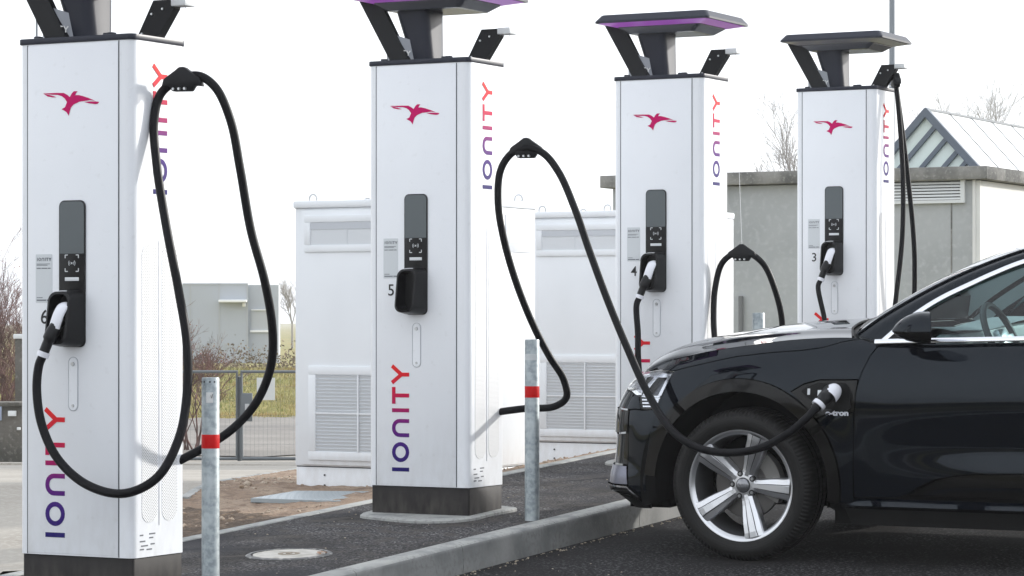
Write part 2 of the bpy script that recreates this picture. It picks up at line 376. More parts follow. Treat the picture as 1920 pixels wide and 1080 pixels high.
# ---------------------------------------------------------------- the ground
def Dof(x, y): return -x*S + y*C
def lot_y(y): return SL*max(-60, min(y, 27.0))
def left_z(x, y):
    D = Dof(x, y); X = x*C + y*S
    h = lin(D, [(-300, -.5), (0, -.293), (39, -2.04), (60, -2.3), (64, -2.2), (78, -1.52), (100, -1.75), (900, -4)])
    return EYE + h
def left_blend(x, y):
    t = sstep(-8.2 - x, 0.0, .75)
    a = left_z(x, y); b = lot_y(y)-.05; k = max(0, min(1, .5+(b-a)/.3)); lo = a*k + b*(1-k) - .075*4*k*(1-k)*.5
    return (1-t)*(lot_y(y)-.015) + t*lo
def terrain(x, y):
    if x < -8.25: return left_blend(x, y) - .05
    if x < -6.5: return lot_y(y) - .35
    return lot_y(y) - .4
def axis(lo, hi, fine_lo, fine_hi, fs_, cs):
    out = [fine_lo + i*fs_ for i in range(int((fine_hi-fine_lo)/fs_)+1)]
    v = fine_lo; st = fs_
    while v > lo: st *= 1.35; v -= st; out.append(v)
    v = out[int((fine_hi-fine_lo)/fs_)]; st = fs_
    while v < hi: st *= 1.35; v += st; out.append(v)
    return sorted(out)
def sheet(name, xs, ys, fn, material, keep=None, kind='structure', noise=0.0):
    bm = bmesh.new(); V = {}
    for i, x in enumerate(xs):
        for j, y in enumerate(ys):
            V[i, j] = bm.verts.new((x, y, fn(x, y) + (random.uniform(-noise, noise) if noise else 0)))
    for i in range(len(xs)-1):
        for j in range(len(ys)-1):
            if keep and not keep((xs[i]+xs[i+1])/2, (ys[j]+ys[j+1])/2): continue
            f = bm.faces.new((V[i, j], V[i+1, j], V[i+1, j+1], V[i, j+1])); f.smooth = True
    bmesh.ops.delete(bm, geom=[v for v in bm.verts if not v.link_faces], context='VERTS')
    me = bpy.data.meshes.new(name); bm.to_mesh(me); bm.free()
    o = link(name, me, material); tag(o, kind=kind); return o
xs = axis(-600, 500, -60, -8.25, .75, 0) ; ys = axis(-450, 900, -10, 90, 1.25, 0)
xs = sorted(set(xs+[-8.2499, -8.0, -6.5, -6.49]))
sheet('ground', xs, ys, terrain, M['grassg'])
sheet('parking_lot', [-6.66, -5, -3, 0, 5, 10, 20, 40, 60], [-60, -40, -20, -10, -5] + [i*1.0 for i in range(0, 28)] + [29, 33, 45, 60], lambda x, y: lot_y(y)-.136, M['lot'])
sheet('access_road', [-160, -80, -40, -20, -8.3, -6.7, 20, 60, 160], [-260, -160, -100, -60, -40, -20, -8, 0, 3.5], lambda x, y: (lot_y(y)-.10 if x > -6.69 or y > -20 else lot_y(y)-.10) - .04*(x > -6.69) , M['lot'])
sheet('pavement', [-8.115, -7.8, -7.4, -7.0, -6.79], [-20, -10, 0, 4, 8, 12, 16, 20, 24, 27, 29], lambda x, y: lot_y(y)-.002, M['asph'])

def kerb_run(name, x0, x1, y0, y1, ztop, zbot, material, step, r, two=None):
    """kerb stones laid end to end with open joints"""
    mb = MB(); y = y0
    while y < y1:
        ya, yb = y+.003, min(y+step, y1)-.003
        for side in (0,):
            vs = []; prof = [(x0, zbot), (x0, ztop-r*.3)]
            prof += [(x0+r*.3, ztop)]
            prof += [(x1-r+r*math.sin(t*math.pi/10), ztop-r+r*math.cos(t*math.pi/10)) for t in range(6)]
            prof += [(x1+.012, zbot)]
            n = len(prof)
            for yy in (ya, yb): vs += [(p[0], yy, p[1]+lot_y(yy)) for p in prof]
            fs = [(i, i+1, n+i+1, n+i) for i in range(n-1)] + [tuple(range(n))[::-1], tuple(range(n, 2*n))]
            mb._add(vs, fs, True)
        y += step
    mb.bm.normal_update()
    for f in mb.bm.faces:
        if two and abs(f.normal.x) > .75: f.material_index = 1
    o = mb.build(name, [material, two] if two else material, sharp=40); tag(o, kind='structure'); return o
kerb_run('kerb', -6.80, -6.675, -6, 29, .004, -.30, M['kerb'], 1.0, .025, mat('darker_kerb_face', (.21, .215, .21), .9, noise=[(5, (.13, .135, .135), .42, .66), (40, (.17, .17, .165), .5, .65, 5), (1.3, (.27, .27, .26), .5, .7)], bump=(60, .35, .004)))  # upright kerb faces get a darker concrete than the tops
kerb_run('edging', -8.20, -8.12, -6, 29, .003, -.25, M['kerb'], 1.0, .008)

# planting bed behind the edging: sandy soil, darker trench, and the pale road beyond
def on_left(px, py):
    d = ray(px, py); lo, hi = 5, 60
    for _ in range(40):
        mid = (lo+hi)/2; p = d*mid
        if EYE+p.z > left_blend(p.x, p.y): lo = mid
        else: hi = mid
    return d*lo + Vector((0, 0, EYE))
Q0, Q1 = on_left(345, 938), on_left(551, 882)           # line where the bed meets the road
qd = (Q1-Q0); qd.z = 0; qd.normalize()
def bed_side(x, y): return (x-Q0.x)*qd.y - (y-Q0.y)*qd.x    # >0 : on the chargers' side
T0, T1 = on_left(345, 949), on_left(530, 969)
td = (T1-T0); td.z = 0; td.normalize()
def in_bed(x, y): return bed_side(x, y) > 0 or (11.85 < y < 12.85 and x > -9.2)
def trench(x, y): return (x-T0.x)*td.y - (y-T0.y)*td.x
def rnd(x, y, s_, a):
    from mathutils import noise as N
    return N.noise(Vector((x*s_, y*s_, 3.1)))*a
def soil_z(x, y): return left_blend(x, y) + .012 + (rnd(x, y, 9, .018) + rnd(x, y, 28, .01))*sstep(-8.2-x, .02, .15)
fx = [-8.205 - i*.035 for i in range(170)][::-1]; fy = [6 + i*.07 for i in range(230)]
sheet('soil_bed', fx, fy, soil_z, M['soil'], keep=in_bed)
def dark_z(x, y): return soil_z(x, y) + (.006 if trench(x, y) > .05 else -.03)
sheet('dark_soil', [-8.205-i*.035 for i in range(70)][::-1], [6+i*.07 for i in range(130)], dark_z, M['dsoil'], keep=lambda x, y: in_bed(x, y) and x > -9.2 and trench(x, y) > 0)
def strip_sheet(name, us, vs, dz, material, keep):
    bm = bmesh.new(); V = {}; nn_ = Vector((-qd.y, qd.x, 0))
    for i, u in enumerate(us):
        for j, v in enumerate(vs):
            p = Q0 + qd*u + nn_*v; V[i, j] = bm.verts.new((p.x, p.y, left_blend(p.x, p.y)+dz))
    for i in range(len(us)-1):
        for j in range(len(vs)-1):
            q = [V[i, j], V[i+1, j], V[i+1, j+1], V[i, j+1]]; c_ = sum((v.co for v in q), Vector())/4
            if keep(c_.x, c_.y): bm.faces.new(q).smooth = True
    bmesh.ops.delete(bm, geom=[v for v in bm.verts if not v.link_faces], context='VERTS')
    bmesh.ops.recalc_face_normals(bm, faces=bm.faces[:])
    me = bpy.data.meshes.new(name); bm.to_mesh(me); bm.free(); return tag(link(name, me, material), kind='structure')
strip_sheet('concrete_road', [-14+i*.25 for i in range(190)], [-.02, 0, .15, .3, .5, .8, 1.2]+[1.7+.6*i for i in range(60)], .004, M['conc'], lambda x, y: Dof(x, y) < 41 and x < -8.22 and not in_bed(x-.03, y))
sheet('far_road', sorted([-8.5-i*.8 for i in range(90)]), [14+i*.9 for i in range(75)], lambda x, y: left_blend(x, y)+.02, M['road'],
      keep=lambda x, y: 40.5 < Dof(x, y) < 61.5 + .6*((x*C+y*S)+5.5)*1.0)
# thin stone edge between road and bed
mb = MB(); p0 = Q0-qd*0; 
for i in range(14):
    a = p0+qd*(i*.8+.01); b = p0+qd*(i*.8+.79); nrm = Vector((qd.y, -qd.x, 0))*.028
    za, zb = left_blend(a.x, a.y)+.018, left_blend(b.x, b.y)+.018
    vs = [(*(a-nrm).xy, za-.15), (*(a+nrm).xy, za-.15), (*(b+nrm).xy, zb-.15), (*(b-nrm).xy, zb-.15), (*(a-nrm).xy, za), (*(a+nrm).xy, za), (*(b+nrm).xy, zb), (*(b-nrm).xy, zb)]
    mb._add(vs, [(4, 5, 6, 7), (0, 1, 5, 4), (1, 2, 6, 5), (2, 3, 7, 6), (3, 0, 4, 7)])
tag(mb.build('road_edge', M['kerb']), kind='structure')

# loose stones and clods on the soil, grit along the kerb
def ico(mb, p, r, squash=.7, rng=random):
    t = bmesh.new(); bmesh.ops.create_icosphere(t, subdivisions=1, radius=r)
    for v in t.verts: v.co = Vector((v.co.x*rng.uniform(.7, 1.2), v.co.y*rng.uniform(.7, 1.2), v.co.z*squash*rng.uniform(.7, 1.2))) + Vector(p)
    mb.merge(t, None, False); t.free()
mb = MB(); n = 0
while n < 700:
    x = random.uniform(-11.5, -8.22); y = random.uniform(8, 18)
    if bed_side(x, y) < .05 or (-9.7 < x < -8.25 and 13.4 < y < 15.1): continue
    ico(mb, (x, y, soil_z(x, y)+.003), random.choice((.006, .008, .01, .014, .02)) if random.random() < .97 else .035); n += 1
tag(mb.build('loose_stones', M['stone']), 'small stones and clods scattered over the bare soil bed behind the edging strip', 'stones', kind='stuff')
mb = MB()
for i in range(420):
    y = random.uniform(9, 20); x = -6.64+abs(random.gauss(0, .035))
    ico(mb, (x, y, lot_y(y)-.134), random.choice((.003, .004, .006, .009)), .5)
for i in range(90):
    x, y = random.uniform(-6.5, -4), random.uniform(10.5, 12.6); ico(mb, (x, y, lot_y(y)-.135), random.choice((.003, .005)), .5)
for i in range(60):
    x, y = random.uniform(-8.05, -6.85), random.uniform(10.5, 16); ico(mb, (x, y, lot_y(y)), random.choice((.003, .004, .006)), .5)
tag(mb.build('grit', mat('pale_grit', (.36, .31, .24), .9)), 'pale grit and leaf crumbs gathered along the foot of the kerb', 'grit', kind='stuff')

# ---------------------------------------------------------------- charging posts
W2, DEP, HT = .310, .398, 2.438
def rrect(x0, y0, x1, y1, r, n=6):
    out = []
    for cx, cy, a0 in ((x1-r, y0+r, -90), (x1-r, y1-r, 0), (x0+r, y1-r, 90), (x0+r, y0+r, 180)):
        for k in range(n+1):
            a = R(a0+90*k/n); out.append((cx+r*math.cos(a), cy+r*math.sin(a)))
    return out
FR = lambda x, z, out=0: frame((x, -out, z), (1, 0, 0), (0, 0, 1), (0, -1, 0))     # front plane: s right, h up, out of face
def build_post():
    r = empty('charging_post')
    MB().prism(rrect(-W2, 0, W2, DEP, .035), .165, 2.405, bev=0).build('cabinet', M['white'], r, sharp=50)
    MB().prism(rrect(-W2+.012, .012, W2-.008, DEP-.012, .012), -.06, .163, bev=.003).build('plinth', M['plinth'], r)
    # seams and door
    MB().box((-.258, -.0035, .172), (.232, .01, 2.398), .0025).build('front_door', M['white'], r)
    MB().box((-.263, -.0012, .167), (-.2585, .012, 2.403)).box((.2325, -.0012, .167), (.237, .012, 2.403)).build('door_gap', M['seam'], r)
    MB().box((-W2+.014, .014, .1632), (W2-.014, DEP-.014, .168)).build('shadow_gap', M['seam'], r)
    # lid with small bolts
    mb = MB().prism(rrect(-W2-.006, -.006, W2+.004, DEP+.006, .03), 2.406, 2.432, bev=.004)
    for bx, by in ((-.24, .05), (-.02, .30), (.02, .30), (.13, .06), (.16, .05), (-.1, .33)): mb.box((bx-.015, by-.015, 2.43), (bx+.015, by+.015, 2.446), .003)
    mb.build('lid', M['anthra'], r)
    # canopy: chamfered slab, light ring on its sloped underside, recessed belly
    cx, cy = -.0, DEP/2+.01; hw, hd = .395, .325
    o_ = rrect(cx-hw, cy-hd, cx+hw, cy+hd, .03, 4)
    def ring(sx, sy, z, rr=.03): return [(p[0], p[1], z) for p in rrect(cx-hw+sx, cy-hd+sy, cx+hw-sx, cy+hd-sy, max(.004, rr), 4)]
    def loft(mb, rings, cap0=True, cap1=True):
        n = len(rings[0]); vs = [p for q in rings for p in q]
        fs = [(i*n+k, i*n+(k+1) % n, (i+1)*n+(k+1) % n, (i+1)*n+k) for i in range(len(rings)-1) for k in range(n)]
        if cap0: fs.append(tuple(range(n))[::-1])
        if cap1: fs.append(tuple(range((len(rings)-1)*n, len(rings)*n)))
        mb._add(vs, fs, False)
    zr = 2.765
    mb = MB(); loft(mb, [ring(0, 0, zr), ring(.0, .0, zr+.012), ring(.030, .030, zr+.050), ring(.036, .036, zr+.053)], True, True); mb.build('canopy', M['anthra'], r)
    mb = MB(); loft(mb, [ring(.018, .018, zr-.001), ring(.020, .020, zr-.003), ring(.100, .100, zr-.021), ring(.104, .104, zr-.002)], False, False); mb.build('light_ring', M['purple'], r)
    mb = MB(); loft(mb, [ring(.108, .108, zr-.004, .03), ring(.112, .112, zr-.026, .03), ring(.17, .15, zr-.062, .03), ring(.19, .17, zr-.065, .03)], False, True); mb.build('canopy_belly', M['under'], r)
    # column under the canopy (tapers, rounded faces)
    def colring(z, x0, x1, y0, y1): return [(p[0], p[1], z) for p in rrect(x0, y0, x1, y1, .045, 5)]
    mb = MB(); loft(mb, [colring(2.43, -.120, .018, .10, .27), colring(2.53, -.145, .012, .09, .28), colring(2.66, -.185, .005, .08, .29), colring(2.715, -.200, .003, .075, .295)], True, True)
    for f in mb.bm.faces: f.smooth = len(f.verts) == 4
    mb.build('column', M['anthra'], r, sharp=60)
    # slanted flat arm
    mb = MB(); vs = [(-.205, .09, 2.43), (-.092, .09, 2.43), (-.275, .09, 2.765), (-.400, .09, 2.765)]
    vs = vs+[(p[0], .055, p[2]) for p in vs]
    mb._add(vs, [(0, 1, 2, 3), (7, 6, 5, 4), (0, 4, 5, 1), (1, 5, 6, 2), (2, 6, 7, 3), (3, 7, 4, 0)]); mb.build('slanted_arm', M['blackmet'], r)
    # pale shield with the white word behind the arm
    mb = MB(); mb.grid(lambda u, v: Vector((-.255+.17*u, .10-.035*math.sin(u*math.pi), 2.432+.17*v*(1-.35*u))), 10, 4); sh = mb.build('shield', mat('pale_grey_shield', (.3, .32, .35), .25), r)
    L, w_ = strokes2d(.03)
    word(frame((-.232, .058, 2.475), (1, .0, -.12), (0.05, 0, 1), (0, -1, 0)), 'lettering', M['sign'], sh, h=.028)
    # display, reader, card slot
    p = MB().prism([(a, b) for a, b in rrect(-.096, -.645/2, .046, .645/2, .028)], 0, .007, M=FR(0, 1.405, .0045), bev=.002).build('display_panel', M['black'], r)
    MB().prism([(-.091, .0), (.041, .0)]+[q for q in rrect(-.091, -.1, .041, .229, .024) if q[1] > 0], 0, .001, M=FR(0, 1.493, .0118)).build('screen', M['screen'], p)
    mb = MB(); cx_ = -.025; cz_ = 1.451
    for sx in (-1, 1):
        for sz in (-1, 1):
            x, z = cx_+sx*.036, cz_+sz*.036
            mb.box((min(x, x-sx*.014), -.0128, z-.002), (max(x, x-sx*.014), -.0118, z+.002)); mb.box((x-.002, -.0126, min(z, z-sz*.014)), (x+.002, -.0118, max(z, z-sz*.014)))
    for sx in (-1, 1):
        for rr in (.008, .015):
            pts = [(cx_+sx*(.003+rr*math.cos(t)), -.012, cz_+rr*math.sin(t)) for t in (-.8, -.4, 0, .4, .8)]; mb.tube(pts, .0014, 4)
    mb.box((cx_-.003, -.0126, cz_-.004), (cx_+.003, -.0118, cz_+.004)); mb.build('reader_symbol', M['icon'], p)
    MB().box((-.062, -.0135, 1.373), (.014, -.0118, 1.389), .001).build('card_slot', M['icon'], p)
    # holster: hollow hood that projects from the panel
    h = MB(); n = 28
    def hring(z0, z1, x0, x1, yoff, sh_, rr): return [(a, -yoff-sh_*((b-z0)/(z1-z0)), b) for a, b in rrect(x0, z0, x1, z1, rr, 6)]
    rings = [hring(1.085, 1.332, -.094, .044, .010, 0, .03), hring(1.085, 1.33, -.094, .042, .05, -.01, .035), hring(1.095, 1.325, -.092, .026, .125, -.035, .04), hring(1.105, 1.315, -.082, .016, .130, -.037, .036), hring(1.11, 1.31, -.078, .014, .03, 0, .034)]
    k = len(rings[0]); vs = [q for g in rings for q in g]
    fs = [(i*k+j, i*k+(j+1) % k, (i+1)*k+(j+1) % k, (i+1)*k+j) for i in range(4) for j in range(k)] + [tuple(range(4*k, 5*k))]
    h._add(vs, fs, True); hol = h.build('holster', M['black'], r, sharp=40)
    mb = MB(); mb.tube([(-.062, -.088, 1.3235), (-.04, -.087, 1.3275), (-.02, -.084, 1.3285), (-.004, -.075, 1.3285)], .0022, 6); mb.build('holster_mark', M['icon'], hol)
    # lock slot below
    mb = MB(); mb.prism(rrect(-.045, .805, .0, 1.035, .022), 0, .003, M=FR(0, 0, .0035)); lk = mb.build('lock_cover', M['white'], r)
    mb = MB(); ring_ = rrect(-.048, .802, .003, 1.038, .0235); mb.tube([(a, -.0045, b) for a, b in ring_+ring_[:1]], .0016, 5); mb.build('lock_gap', mat('grey_gap', (.45, .47, .5), .6), lk)
    MB().lathe([(.0001, -.013), (.008, -.013), (.0095, -.010), (.0095, -.003)], 20, 'y', Matrix.Translation((-.023, 0, 1.008))).build('lock_barrel', M['steel'], lk)
    MB().lathe([(.0001, -.010), (.006, -.010), (.007, -.004)], 20, 'y', Matrix.Translation((-.023, 0, .825))).build('lock_screw', M['steel'], lk)
    # sticker with word and fine print (no code block)
    s_ = MB().prism(rrect(-.228, 1.278, -.138, 1.492, .004), 0, .0012, M=FR(0, 0, .0036)).build('sticker', M['stick'], r)
    word(frame((-.220, -.0049, 1.462), (1, 0, 0), (0, 0, 1), (0, -1, 0)), 'lettering', M['print'], s_, h=.0145, thick=.0006)
    mb = MB()
    for z, a, b, t in ((1.449, -.222, -.15, .0012), (1.4435, -.222, -.163, .0012), (1.430, -.222, -.2, .002), (1.430, -.196, -.165, .002), (1.430, -.162, -.146, .002), (1.3, -.222, -.19, .0014), (1.289, -.222, -.17, .0026), (1.289, -.166, -.144, .0026)):
        mb.box((a, -.0056, z-t), (b, -.0047, z+t))
    mb.build('fine_print', M['print'], s_)
    # bird emblem
    P = [(218,468),(245,470),(285,470),(322,472),(340,482),(352,493),(362,476),(372,466),(391,467),(383,476),(379,485),(395,485),(415,490),(445,501),(478,516),(452,512),(425,515),(400,517),(372,529),(358,543),(352,562),(347,582),(335,564),(311,549),(328,541),(338,516),(326,498),(312,487),(292,480),(262,478),(240,474)]
    f1 = [(218,470),(238,475),(262,482),(286,491),(266,491),(240,485)]; f2 = [(498,522),(480,519),(450,518),(424,519),(448,527),(480,532),(492,530)]
    mb = MB()
    for i, poly in enumerate((P, f1, f2)):
        q = [((x-358)*.00109-.02, 2.155-(y-522)*.00092) for x, y in poly]
        if sum(q[j][0]*q[(j+1) % len(q)][1]-q[(j+1) % len(q)][0]*q[j][1] for j in range(len(q))) < 0: q = q[::-1]
        co, ed, fa, *_ = delaunay_2d_cdt([Vector(a) for a in q], [], [list(range(len(q)))], 1, 1e-6)
        mb._add([(a.x, -.0048-.0001*i, a.y) for a in co], [tuple(f) for f in fa])
    mb.build('bird_emblem', M['bird'], r)
    # big words
    word(frame((-.069, -.0036, .243), (0, 0, 1), (-1, 0, 0), (0, -1, 0)), 'lettering', grad_mat('front_word_ink', 2, .243, .808), r)
    word(frame((W2+.0002, .255, 1.755), (0, 0, 1), (0, -1, 0), (1, 0, 0)), 'lettering', grad_mat('side_word_ink', 2, 1.755, 2.32), r)
    # perforated strips on the side
    for y0 in (.065, .215):
        pts = rrect(y0, .315, y0+.115, 1.535, .05, 8)
        MB().prism(pts, 0, .0012, M=frame((W2+.0002, 0, 0), (0, 1, 0), (0, 0, 1), (1, 0, 0))).build('perforated_strip', M['perf'], r)
    MB().box((W2, .192, .3), (W2+.0025, .2, 1.55), .0008).build('side_rib', M['white'], r)
    mb = MB()
    for y0, y1, z in ((.05, .075, .262), (.12, .165, .265), (.12, .15, .248), (.05, .09, .235), (.06, .11, .215), (.13, .16, .22), (.05, .08, .2), (.1, .14, .198)):
        mb.box((W2+.0002, y0, z-.003), (W2+.0012, y1, z+.003))
    mb.build('type_plate_print', M['print'], r)
    # cable arm on the far side of the lid
    A = empty('x'); bpy.data.objects.remove(A)
    mb = MB(); vs = [(.185, .20, 2.432), (.300, .20, 2.432), (.385, .20, 2.555), (.385, .20, 2.595), (.275, .20, 2.595)]
    vs = vs + [(p[0], .25, p[2]) for p in vs]
    mb._add(vs, [(0, 1, 2, 3, 4), (9, 8, 7, 6, 5), (0, 5, 6, 1), (1, 6, 7, 2), (2, 7, 8, 3), (3, 8, 9, 4), (4, 9, 5, 0)]); arm = mb.build('cable_arm', M['blackmet'], r)
    MB().box((.378, .185, 2.563), (.455, .265, 2.598), .004).build('arm_head', M['louv'], arm)
    mb = MB()
    for x, z in ((.215, 2.45), (.325, 2.555), (.268, 2.535)): mb.lathe([(.0001, -.006), (.005, -.006), (.006, 0)], 10, 'y', Matrix.Translation((x, .2, z)))
    mb.build('arm_bolt', M['steel'], arm)
    return r
def pad(i, y):
    mb = MB(); t = random.Random(i)
    pts = [(-.34, -.03), (-.30, -.12), (-.1, -.20), (.12, -.24), (.27, -.18), (.345, -.04), (.35, .2), (.35, .46), (-.34, .46)]
    pts = [(p[0]+t.uniform(-.012, .012), p[1]+t.uniform(-.012, .012)) for p in pts]
    q = spline([(a, b, 0) for a, b in pts+pts[:1]], 5)[:-1]
    vs = []
    for k, z in ((1, -.06), (1, .010), (.975, .016)):
        vs += [(-7.495+p.x*k, y+.1+(p.y-.1)*k, lot_y(y+p.y)+z) for p in q]
    n = len(q); mb._add(vs, [(a*n+j, a*n+(j+1) % n, (a+1)*n+(j+1) % n, (a+1)*n+j) for a in range(2) for j in range(n)]+[tuple(range(2*n, 3*n))])
    return mb.build('concrete_pad', M['kerb'])

PX = -7.495
YS = {6: 9.972, 5: 12.985, 4: 16.0, 3: 19.03}
proto = build_post(); posts = {}
def tree_meshes(o): return ([o.data] if o.type == 'MESH' else []) + [m_ for ch in sc.objects if ch.parent == o for m_ in tree_meshes(ch)]
for me in set(tree_meshes(proto)):                      # lid, canopy and arms stand 16 mm higher
    for v in me.vertices:
        if v.co.z > 2.395: v.co.z += .016
for ch in [o for o in sc.objects if o.parent == proto]:  # panel, holster, sticker and word sit a little right of centre
    if ch.name.split('.')[0] in ('display_panel', 'holster', 'lock_cover', 'sticker') or (ch.name.startswith('lettering') and min(v.co.y for v in ch.data.vertices) < -.002):
        for me in set(tree_meshes(ch)):
            for v in me.vertices: v.co.x += .015
for n in (6, 5, 4, 3):
    posts[n] = proto if n == 6 else copy_tree(proto)
    posts[n].location = (PX, YS[n], lot_y(YS[n]+.3)-.015)
lab = {6: 'white charging post numbered 6 nearest the camera, its cable looping down across its own front',
       5: 'white charging post numbered 5 with an empty black holster, its cable plugged into the car',
       4: 'white charging post numbered 4 behind the car bonnet with a violet ring under its canopy',
       3: 'farthest white charging post numbered 3, with a grey ring under its canopy'}
padlab = {6: 'concrete base pad under the charging post numbered 6', 5: 'pale ragged concrete pad around the foot of the charging post numbered 5',
          4: 'concrete base pad under the charging post numbered 4', 3: 'concrete base pad under the charging post numbered 3'}
for n in posts:
    tag(posts[n], lab[n], 'charging post', 'charging posts standing in a row on the pavement')
    text_obj(str(n), .088, FR(-.166, 1.212, .0045), 'post_number', M['ink'], posts[n], offset=.0004)
    p = pad(n, YS[n]); tag(p, padlab[n], 'base pad', 'concrete pads under the charging posts')
for ch in [o for o in sc.objects if o.parent == posts[3] and o.name.startswith('light_ring')]:
    ch.data = ch.data.copy(); ch.data.materials.clear(); ch.data.materials.append(M['film']); ch['label'] = 'unlit grey ring under the canopy'

# cables ------------------------------------------------------------
def loc(n, p): o = posts[n].location; return (p[0]-o.x, p[1]-o.y, p[2]-o.z)
def cable(n, pts, r=.0195, name='charging_cable'):
    """pts: (px, py, y-plane) traced where the cable hangs"""
    w3 = [loc(n, aty(*p)) for p in pts]
    return MB().tube(spline(w3, 10), r, 14).build(name, M['cable'], posts[n])
def clamp(n, px, py, y, tip, d=(.96, .25)):
    c_ = Vector(loc(n, aty(px, py, y))); t = Vector(tip) if tip else Vector((.43, .225, 2.581))
    mb = MB()
    prof = [(-.095, -.035), (-.085, .0), (-.03, .038), (-.012, .052), (.012, .052), (.03, .038), (.085, .0), (.095, -.035), (.06, -.03), (.045, -.055), (-.045, -.055), (-.06, -.03)]
    mb.prism(prof[::-1], -.022, .022, M=frame(c_, (d[0], d[1], 0), (0, 0, 1), (d[1], -d[0], 0)), bev=.006)
    k = mb.build('cable_clamp', M['blackmet'], posts[n])
    MB().tube([c_+Vector((0, 0, .045)), c_.lerp(t, .5)+Vector((0, 0, -.01)), t], .0012, 5).build('support_wire', M['steel'], k)
    mb = MB()
    for dx in (-.03, .0, .03): mb.lathe([(.0001, 0), (.006, 0), (.006, .012)], 10, 'y', Matrix.Translation(c_+Vector((dx, -.035, -.045))))
    mb.build('clamp_bolt', M['steel'], k)
def connector(n):
    """plug parked in the holster: white shell, black grip, white collar"""
    pts = spline([(.007, -.05, 1.268), (.005, -.09, 1.262), (.001, -.114, 1.235), (-.007, -.126, 1.198), (-.015, -.130, 1.168)], 6)
    g = MB().tube(spline([(-.005, -.06, 1.2), (-.007, -.10, 1.195), (-.019, -.132, 1.155), (-.037, -.150, 1.10), (-.051, -.160, 1.055)], 6), [.02]*6+[.028]*6+[.03]*5+[.023]*8, 14).build('plug', M['black'], posts[n])
    mb = MB(); mb.tube(pts, [.021+.010*math.sin(min(1, i/8)*1.5) for i in range(len(pts))], 14, flat=.55); mb.build('plug_shell', M['plug'], g)
    mb = MB(); mb.tube([(-.0475, -.159, 1.064), (-.055, -.1625, 1.042)], .0275, 16); mb.build('plug_collar', M['plug'], g)
for n in (6, 4, 3): connector(n)
y6 = YS[6]
e0 = posts[6].location + Vector((-.106, -.164, 1.05))
def start(n, pts):
    o = posts[n].location
    a = [(-.053, -.161, 1.048), (-.069, -.168, 1.005)]
    return a + [loc(n, aty(*p)) for p in pts]
def cable2(n, pts, r=.0195):
    return MB().tube(spline(start(n, pts), 10), r, 14).build('charging_cable', M['cable'], posts[n])
cable2(6, [(69, 730, y6-.18), (78, 795, y6-.19), (108, 860, y6-.2), (165, 910, y6-.21), (235, 925, y6-.2), (295, 895, y6-.15), (336, 820, y6-.06), (351, 730, y6+.0), (350, 640, y6+.02), (335, 545, y6+.04), (311, 420, y6+.07), (294, 310, y6+.1), (289, 225, y6+.13), (302, 175, y6+.16), (335, 150, y6+.18),
           (372, 142, y6+.2), (404, 164, y6+.22), (432, 225, y6+.25), (450, 315, y6+.28), (470, 430, y6+.32), (497, 530, y6+.36), (511, 620, y6+.42), (507, 690, y6+.48), (480, 755, y6+.5), (435, 805, y6+.47), (385, 838, y6+.42), (340, 862, y6+.37), (310, 880, y6+.33)])
clamp(6, 343, 148, y6+.18, None)
y5 = YS[5]; yc = 12.62
cab5 = [(920, 775, y5+.33), (945, 771, y5+.36), (985, 766, y5+.4), (1040, 762, y5+.42), (1062, 745, y5+.42), (1057, 712, y5+.4), (1030, 668, y5+.30), (1000, 610, y5+.22), (968, 530, y5+.13), (945, 450, y5+.06), (934, 380, y5+.03), (939, 318, y5+.03), (960, 287, y5+.05), (988, 277, y5+.06), (1018, 287, y5+.07),
        (1047, 322, y5+.06), (1078, 392, y5+.01), (1105, 470, y5-.05), (1140, 565, y5-.13), (1175, 650, y5-.2), (1215, 738, y5-.27), (1258, 805, yc), (1305, 838, yc-.03), (1365, 849, yc-.05), (1425, 840, yc-.06), (1480, 811, yc-.05), (1515, 781, yc-.03), (1531, 764, yc)]
cable(5, cab5)
clamp(5, 987, 277, y5+.07, None)
cp = [Vector(loc(5, aty(*p))) for p in ((1527, 768, yc+.0), (1535, 759, yc+.01), (1545, 748, yc+.04), (1553, 739, yc+.08), (1558, 734, yc+.12), (1564, 733, yc+.2))]
g5 = MB().tube(spline(cp, 5), [.024]*5+[.029]*5+[.035]*5+[.038]*5+[.036]*6, 16).build('plug', M['black'], posts[5])
g5['label'] = 'plug pushed into the charging port of the black car'
cc = Vector(loc(5, aty(1562, 735, yc+.11))); ax3 = (cp[3]-cp[1]).normalized(); ay3 = Vector((0, -.35, .94)); ay3 = (ay3-ax3*ay3.dot(ax3)).normalized(); az3 = ax3.cross(ay3)
def dome(u, v):
    th, ph = u*math.pi*.5, R(-118)+v*R(236)                  # open towards the grip and on its underside
    r1 = .0455*math.sin(th)**.8; h_ = -.050+.095*math.cos(th)**.75 if math.cos(th) > 1e-6 else -.050
    return cc + ax3*h_ + (ay3*math.cos(ph)+az3*math.sin(ph))*r1
MB().grid(dome, 12, 24).build('plug_shell', M['plug'], g5, recalc=False)
MB().tube([cp[1]+(cp[0]-cp[1])*.3, cp[1]+(cp[2]-cp[1])*.3], .0335, 16).build('plug_collar', M['plug'], g5)
y4 = YS[4]
cable2(4, [(1196, 625, y4-.18), (1197, 680, y4-.2), (1205, 735, y4-.2), (1235, 775, y4-.18), (1290, 780, y4-.1), (1332, 735, y4+.0), (1342, 680, y4+.03), (1338, 600, y4+.08), (1341, 540, y4+.12), (1355, 492, y4+.15), (1380, 474, y4+.17), (1405, 475, y4+.19), (1432, 496, y4+.22), (1452, 540, y4+.26), (1466, 600, y4+.32), (1462, 660, y4+.38), (1430, 705, y4+.4), (1385, 725, y4+.38), (1345, 730, y4+.34)])
clamp(4, 1391, 473, y4+.18, None)
y3 = YS[3]
